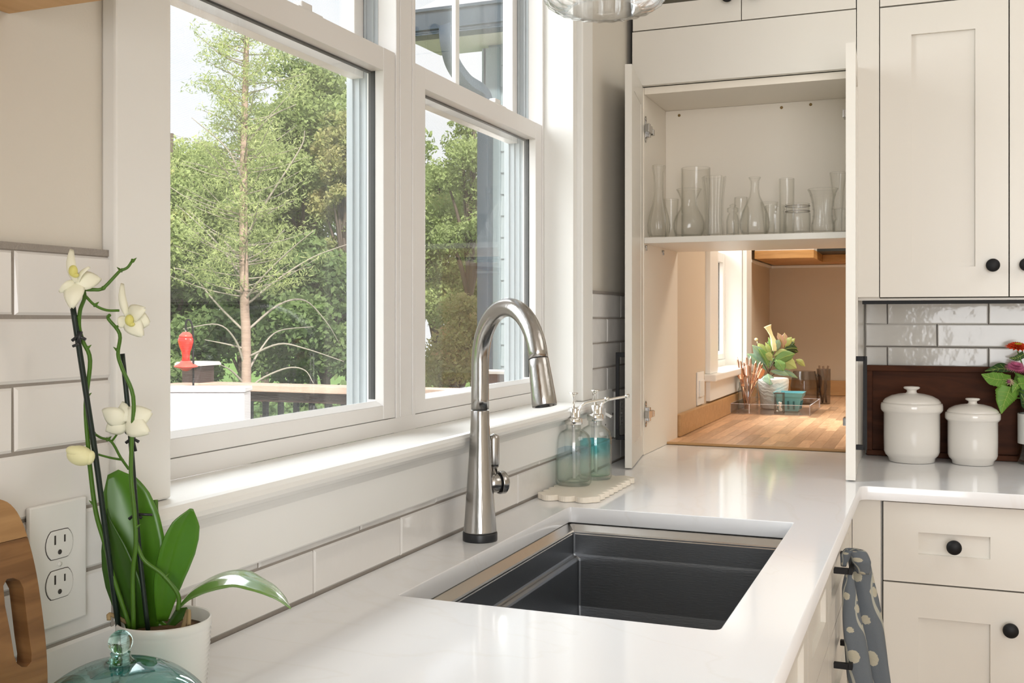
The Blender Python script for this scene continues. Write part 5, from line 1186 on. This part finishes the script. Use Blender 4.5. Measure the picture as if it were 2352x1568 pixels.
# ---- trees
rng = np.random.default_rng(3)
def leaves(name, parent, mm, C, Rr, n, size, el=1.0, shade=(0, 1), squash=.8, topb=.35):
    """n leaf blades scattered through blobs C (k,3) of radii Rr (k,)"""
    C = np.asarray(C, float); Rr = np.asarray(Rr, float)
    n = int(n*1.35); w_ = Rr**2; pick = rng.choice(len(C), n, p=w_/w_.sum())
    d_ = rng.normal(size=(n, 3)); d_ /= np.linalg.norm(d_, axis=1)[:, None]; rr_ = rng.random(n)**.45
    P = C[pick]+d_*(Rr[pick]*rr_)[:, None]*np.array([1, 1, squash])
    a = rng.normal(size=(n, 3)); a /= np.linalg.norm(a, axis=1)[:, None]; b = np.cross(a, rng.normal(size=(n, 3))); b /= np.linalg.norm(b, axis=1)[:, None]
    s = size*.66*(.6+.8*rng.random(n))[:, None]
    V = np.stack([P-a*s, P+b*s*.5*el, P+a*s, P-b*s*.5*el], 1).reshape(-1, 3)-np.array(WL[parent.name])
    me = bpy.data.meshes.new(name); me.vertices.add(4*n); me.vertices.foreach_set('co', V.ravel())
    me.loops.add(4*n); me.loops.foreach_set('vertex_index', np.arange(4*n)); me.polygons.add(n); me.polygons.foreach_set('loop_start', np.arange(0, 4*n, 4)); me.update()
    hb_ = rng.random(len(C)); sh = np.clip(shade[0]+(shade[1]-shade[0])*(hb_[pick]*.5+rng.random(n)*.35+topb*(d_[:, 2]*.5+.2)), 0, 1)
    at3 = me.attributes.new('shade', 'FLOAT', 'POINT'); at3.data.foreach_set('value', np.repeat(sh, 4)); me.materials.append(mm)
    o = bpy.data.objects.new(name, me); COL.objects.link(o); o.parent = parent; o['kind'] = 'stuff'; return o
BARKD = mat('dark_bark', (.12, .09, .07), .9)
def tree(name, label, u, vtop, vbot, wpx, dep, mm, n, size, nb=34, shade=(0, 1), lean=0, trunk=.12, clump=.17):
    base = at(u, 732, dep); base.z = GZ-.3+max(0, -base.x)*.02
    t = thing(name, base, label, 'tree', 'woodland beyond the deck'); k = dep/F_PX
    ctr = at(u, (vtop+vbot)/2, dep); ctr.z = max(ctr.z, 0); hx_, hz2 = wpx*k/2, abs(vbot-vtop)*k/2
    C = []; Rr = []
    for i in range(nb):
        d_ = rng.normal(size=3); d_ /= np.linalg.norm(d_); r_ = rng.random()**.4; zz = d_[2]*r_
        w_ = 1-.35*max(zz, 0)
        C.append([ctr.x+d_[0]*r_*hx_*w_, ctr.y+d_[1]*r_*hx_*w_, ctr.z+zz*hz2]); Rr.append((.6+.8*rng.random())*clump*2*min(hx_, hz2*1.2))
    m = MB(); tp = Vector((ctr.x+lean, ctr.y, ctr.z+hz2*.75)); b_ = Vector((base.x, base.y, base.z-.6)); tr_ = smoothpath([b_, b_*.6+tp*.4+RT*.08, b_*.3+tp*.7-RT*.06, tp], 5); nn = len(tr_)
    m.tube(tr_, [trunk*(1-.85*i/(nn-1)) for i in range(nn)], 8); m.build('trunk', BARKD, t)
    m = MB()
    for c_ in C[::2]:
        c_ = Vector(c_); s0 = min(max((c_.z-b_.z)/(tp.z-b_.z)*.85, .2), .95); p0_ = tr_[int(s0*(nn-1))]; m.tube(smoothpath([p0_, (p0_+c_)/2+UP*.1, c_], 3), [trunk*.28, trunk*.24, trunk*.2, trunk*.16, trunk*.12, trunk*.08, trunk*.05], 5)
    m.build('branch', BARKD, t)
    leaves('foliage', t, mm, C, Rr, n, size, shade=shade); return t
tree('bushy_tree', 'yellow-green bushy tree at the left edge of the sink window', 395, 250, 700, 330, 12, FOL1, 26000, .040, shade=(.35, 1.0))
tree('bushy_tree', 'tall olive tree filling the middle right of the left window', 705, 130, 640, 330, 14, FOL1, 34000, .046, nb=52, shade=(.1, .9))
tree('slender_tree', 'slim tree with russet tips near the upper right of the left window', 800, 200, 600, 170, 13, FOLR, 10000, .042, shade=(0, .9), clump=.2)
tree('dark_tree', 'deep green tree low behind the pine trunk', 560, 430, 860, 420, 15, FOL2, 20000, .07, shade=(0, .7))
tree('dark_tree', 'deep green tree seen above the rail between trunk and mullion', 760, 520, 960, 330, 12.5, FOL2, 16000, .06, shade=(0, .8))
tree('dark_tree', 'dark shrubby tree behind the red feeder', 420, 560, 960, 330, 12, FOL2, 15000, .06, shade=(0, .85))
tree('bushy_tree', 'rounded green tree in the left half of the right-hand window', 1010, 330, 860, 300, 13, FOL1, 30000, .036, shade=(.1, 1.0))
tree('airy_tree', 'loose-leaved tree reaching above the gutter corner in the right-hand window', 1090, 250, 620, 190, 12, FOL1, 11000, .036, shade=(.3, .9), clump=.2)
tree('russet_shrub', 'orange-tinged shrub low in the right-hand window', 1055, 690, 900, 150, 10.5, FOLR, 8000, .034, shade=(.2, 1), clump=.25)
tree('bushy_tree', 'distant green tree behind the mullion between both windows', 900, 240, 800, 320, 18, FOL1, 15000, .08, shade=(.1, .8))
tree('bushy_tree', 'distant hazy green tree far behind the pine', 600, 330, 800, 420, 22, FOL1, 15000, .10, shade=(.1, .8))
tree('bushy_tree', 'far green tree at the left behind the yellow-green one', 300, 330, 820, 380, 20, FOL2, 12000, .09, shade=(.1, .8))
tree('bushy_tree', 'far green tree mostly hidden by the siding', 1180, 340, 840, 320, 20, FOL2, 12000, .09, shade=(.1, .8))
# pine in front
pd_ = 8.6; k = pd_/F_PX; pb = at(566, 732, pd_); pb.z = GZ-.2
pn = thing('pine_tree', pb, 'slender pine with a reddish trunk in the middle of the left window', 'tree')
tr_ = smoothpath([pb, at(566, 870, pd_), at(562, 700, pd_), at(559, 500, pd_), at(561, 300, pd_), at(566, 100, pd_), at(566, -60, pd_), at(566, -200, pd_)], 6); nn = len(tr_)
m = MB(); m.tube(tr_, [k*lerpw([12, 11, 10.5, 9.5, 8, 6, 3.5, 1], i/(nn-1)) for i in range(nn)], 12); m.build('trunk', TRUNK, pn)
C = []; Rr = []; m = MB(); dead = MB()
for i in range(150):
    v = rng.uniform(-150, 690); base = at(562+rng.uniform(-2, 2), v, pd_); ang = rng.uniform(0, 2*PI); L = (55+ (v+150)*.22)*rng.uniform(.35, 1.15)*k
    d_ = RT*math.cos(ang)+FW*math.sin(ang)*.9; rise = rng.uniform(.15, .55)
    P = smoothpath([base, base+d_*L*.5+UP*L*rise*.35, base+d_*L+UP*L*rise], 4); m.tube(P, [k*1.9*(1-.75*j/(len(P)-1)) for j in range(len(P))], 5)
    for s_ in (.45, .62, .78, .9, 1.0):
        p = P[min(int(s_*(len(P)-1)), len(P)-1)]; C.append([p.x+rng.normal()*.05, p.y+rng.normal()*.05, p.z+rng.normal()*.05]); Rr.append(.05+.075*rng.random())
m.build('branch', TWIG, pn)
for pts in ([(560, 640), (500, 560), (440, 500), (405, 470)], [(562, 690), (600, 640), (660, 580), (720, 530)], [(560, 760), (500, 700), (440, 630), (400, 615)], [(566, 700), (640, 640), (720, 590), (800, 560)], [(562, 840), (540, 780), (500, 745), (420, 755)],
            [(566, 860), (600, 800), (640, 760), (720, 750)], [(560, 800), (520, 790), (470, 780)], [(568, 900), (600, 870), (660, 845), (700, 850), (720, 880)], [(560, 880), (530, 850), (500, 835)], [(562, 600), (480, 530), (420, 560)], [(566, 540), (620, 450), (690, 340), (700, 300)], [(566, 760), (640, 700), (700, 690), (750, 740), (780, 790)],
            [(560, 420), (520, 340), (440, 270)], [(566, 330), (620, 270), (680, 240)], [(568, 820), (640, 790), (700, 800), (790, 830)]):
    dz_ = rng.uniform(-.5, .4); P = smoothpath([at(u, v, pd_+dz_*(i/3)) for i, (u, v) in enumerate(pts)], 5); dead.tube(P, [k*(3.0-2.2*i/(len(P)-1)) for i in range(len(P))], 6)
dead.build('bare_branch', TWIG, pn)
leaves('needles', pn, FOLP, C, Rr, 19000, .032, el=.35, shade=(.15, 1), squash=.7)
# undergrowth along the slope
bs_ = []
for i in range(90): u = rng.uniform(330, 1250); dpt = rng.uniform(9, 15); p = at(u, 800, dpt); bs_.append([p.x, p.y, rng.uniform(-2.0, .2)])
ug = thing('undergrowth_bank', (-6, 9, GZ), 'dark undergrowth filling the slope below the trees', 'bushes')
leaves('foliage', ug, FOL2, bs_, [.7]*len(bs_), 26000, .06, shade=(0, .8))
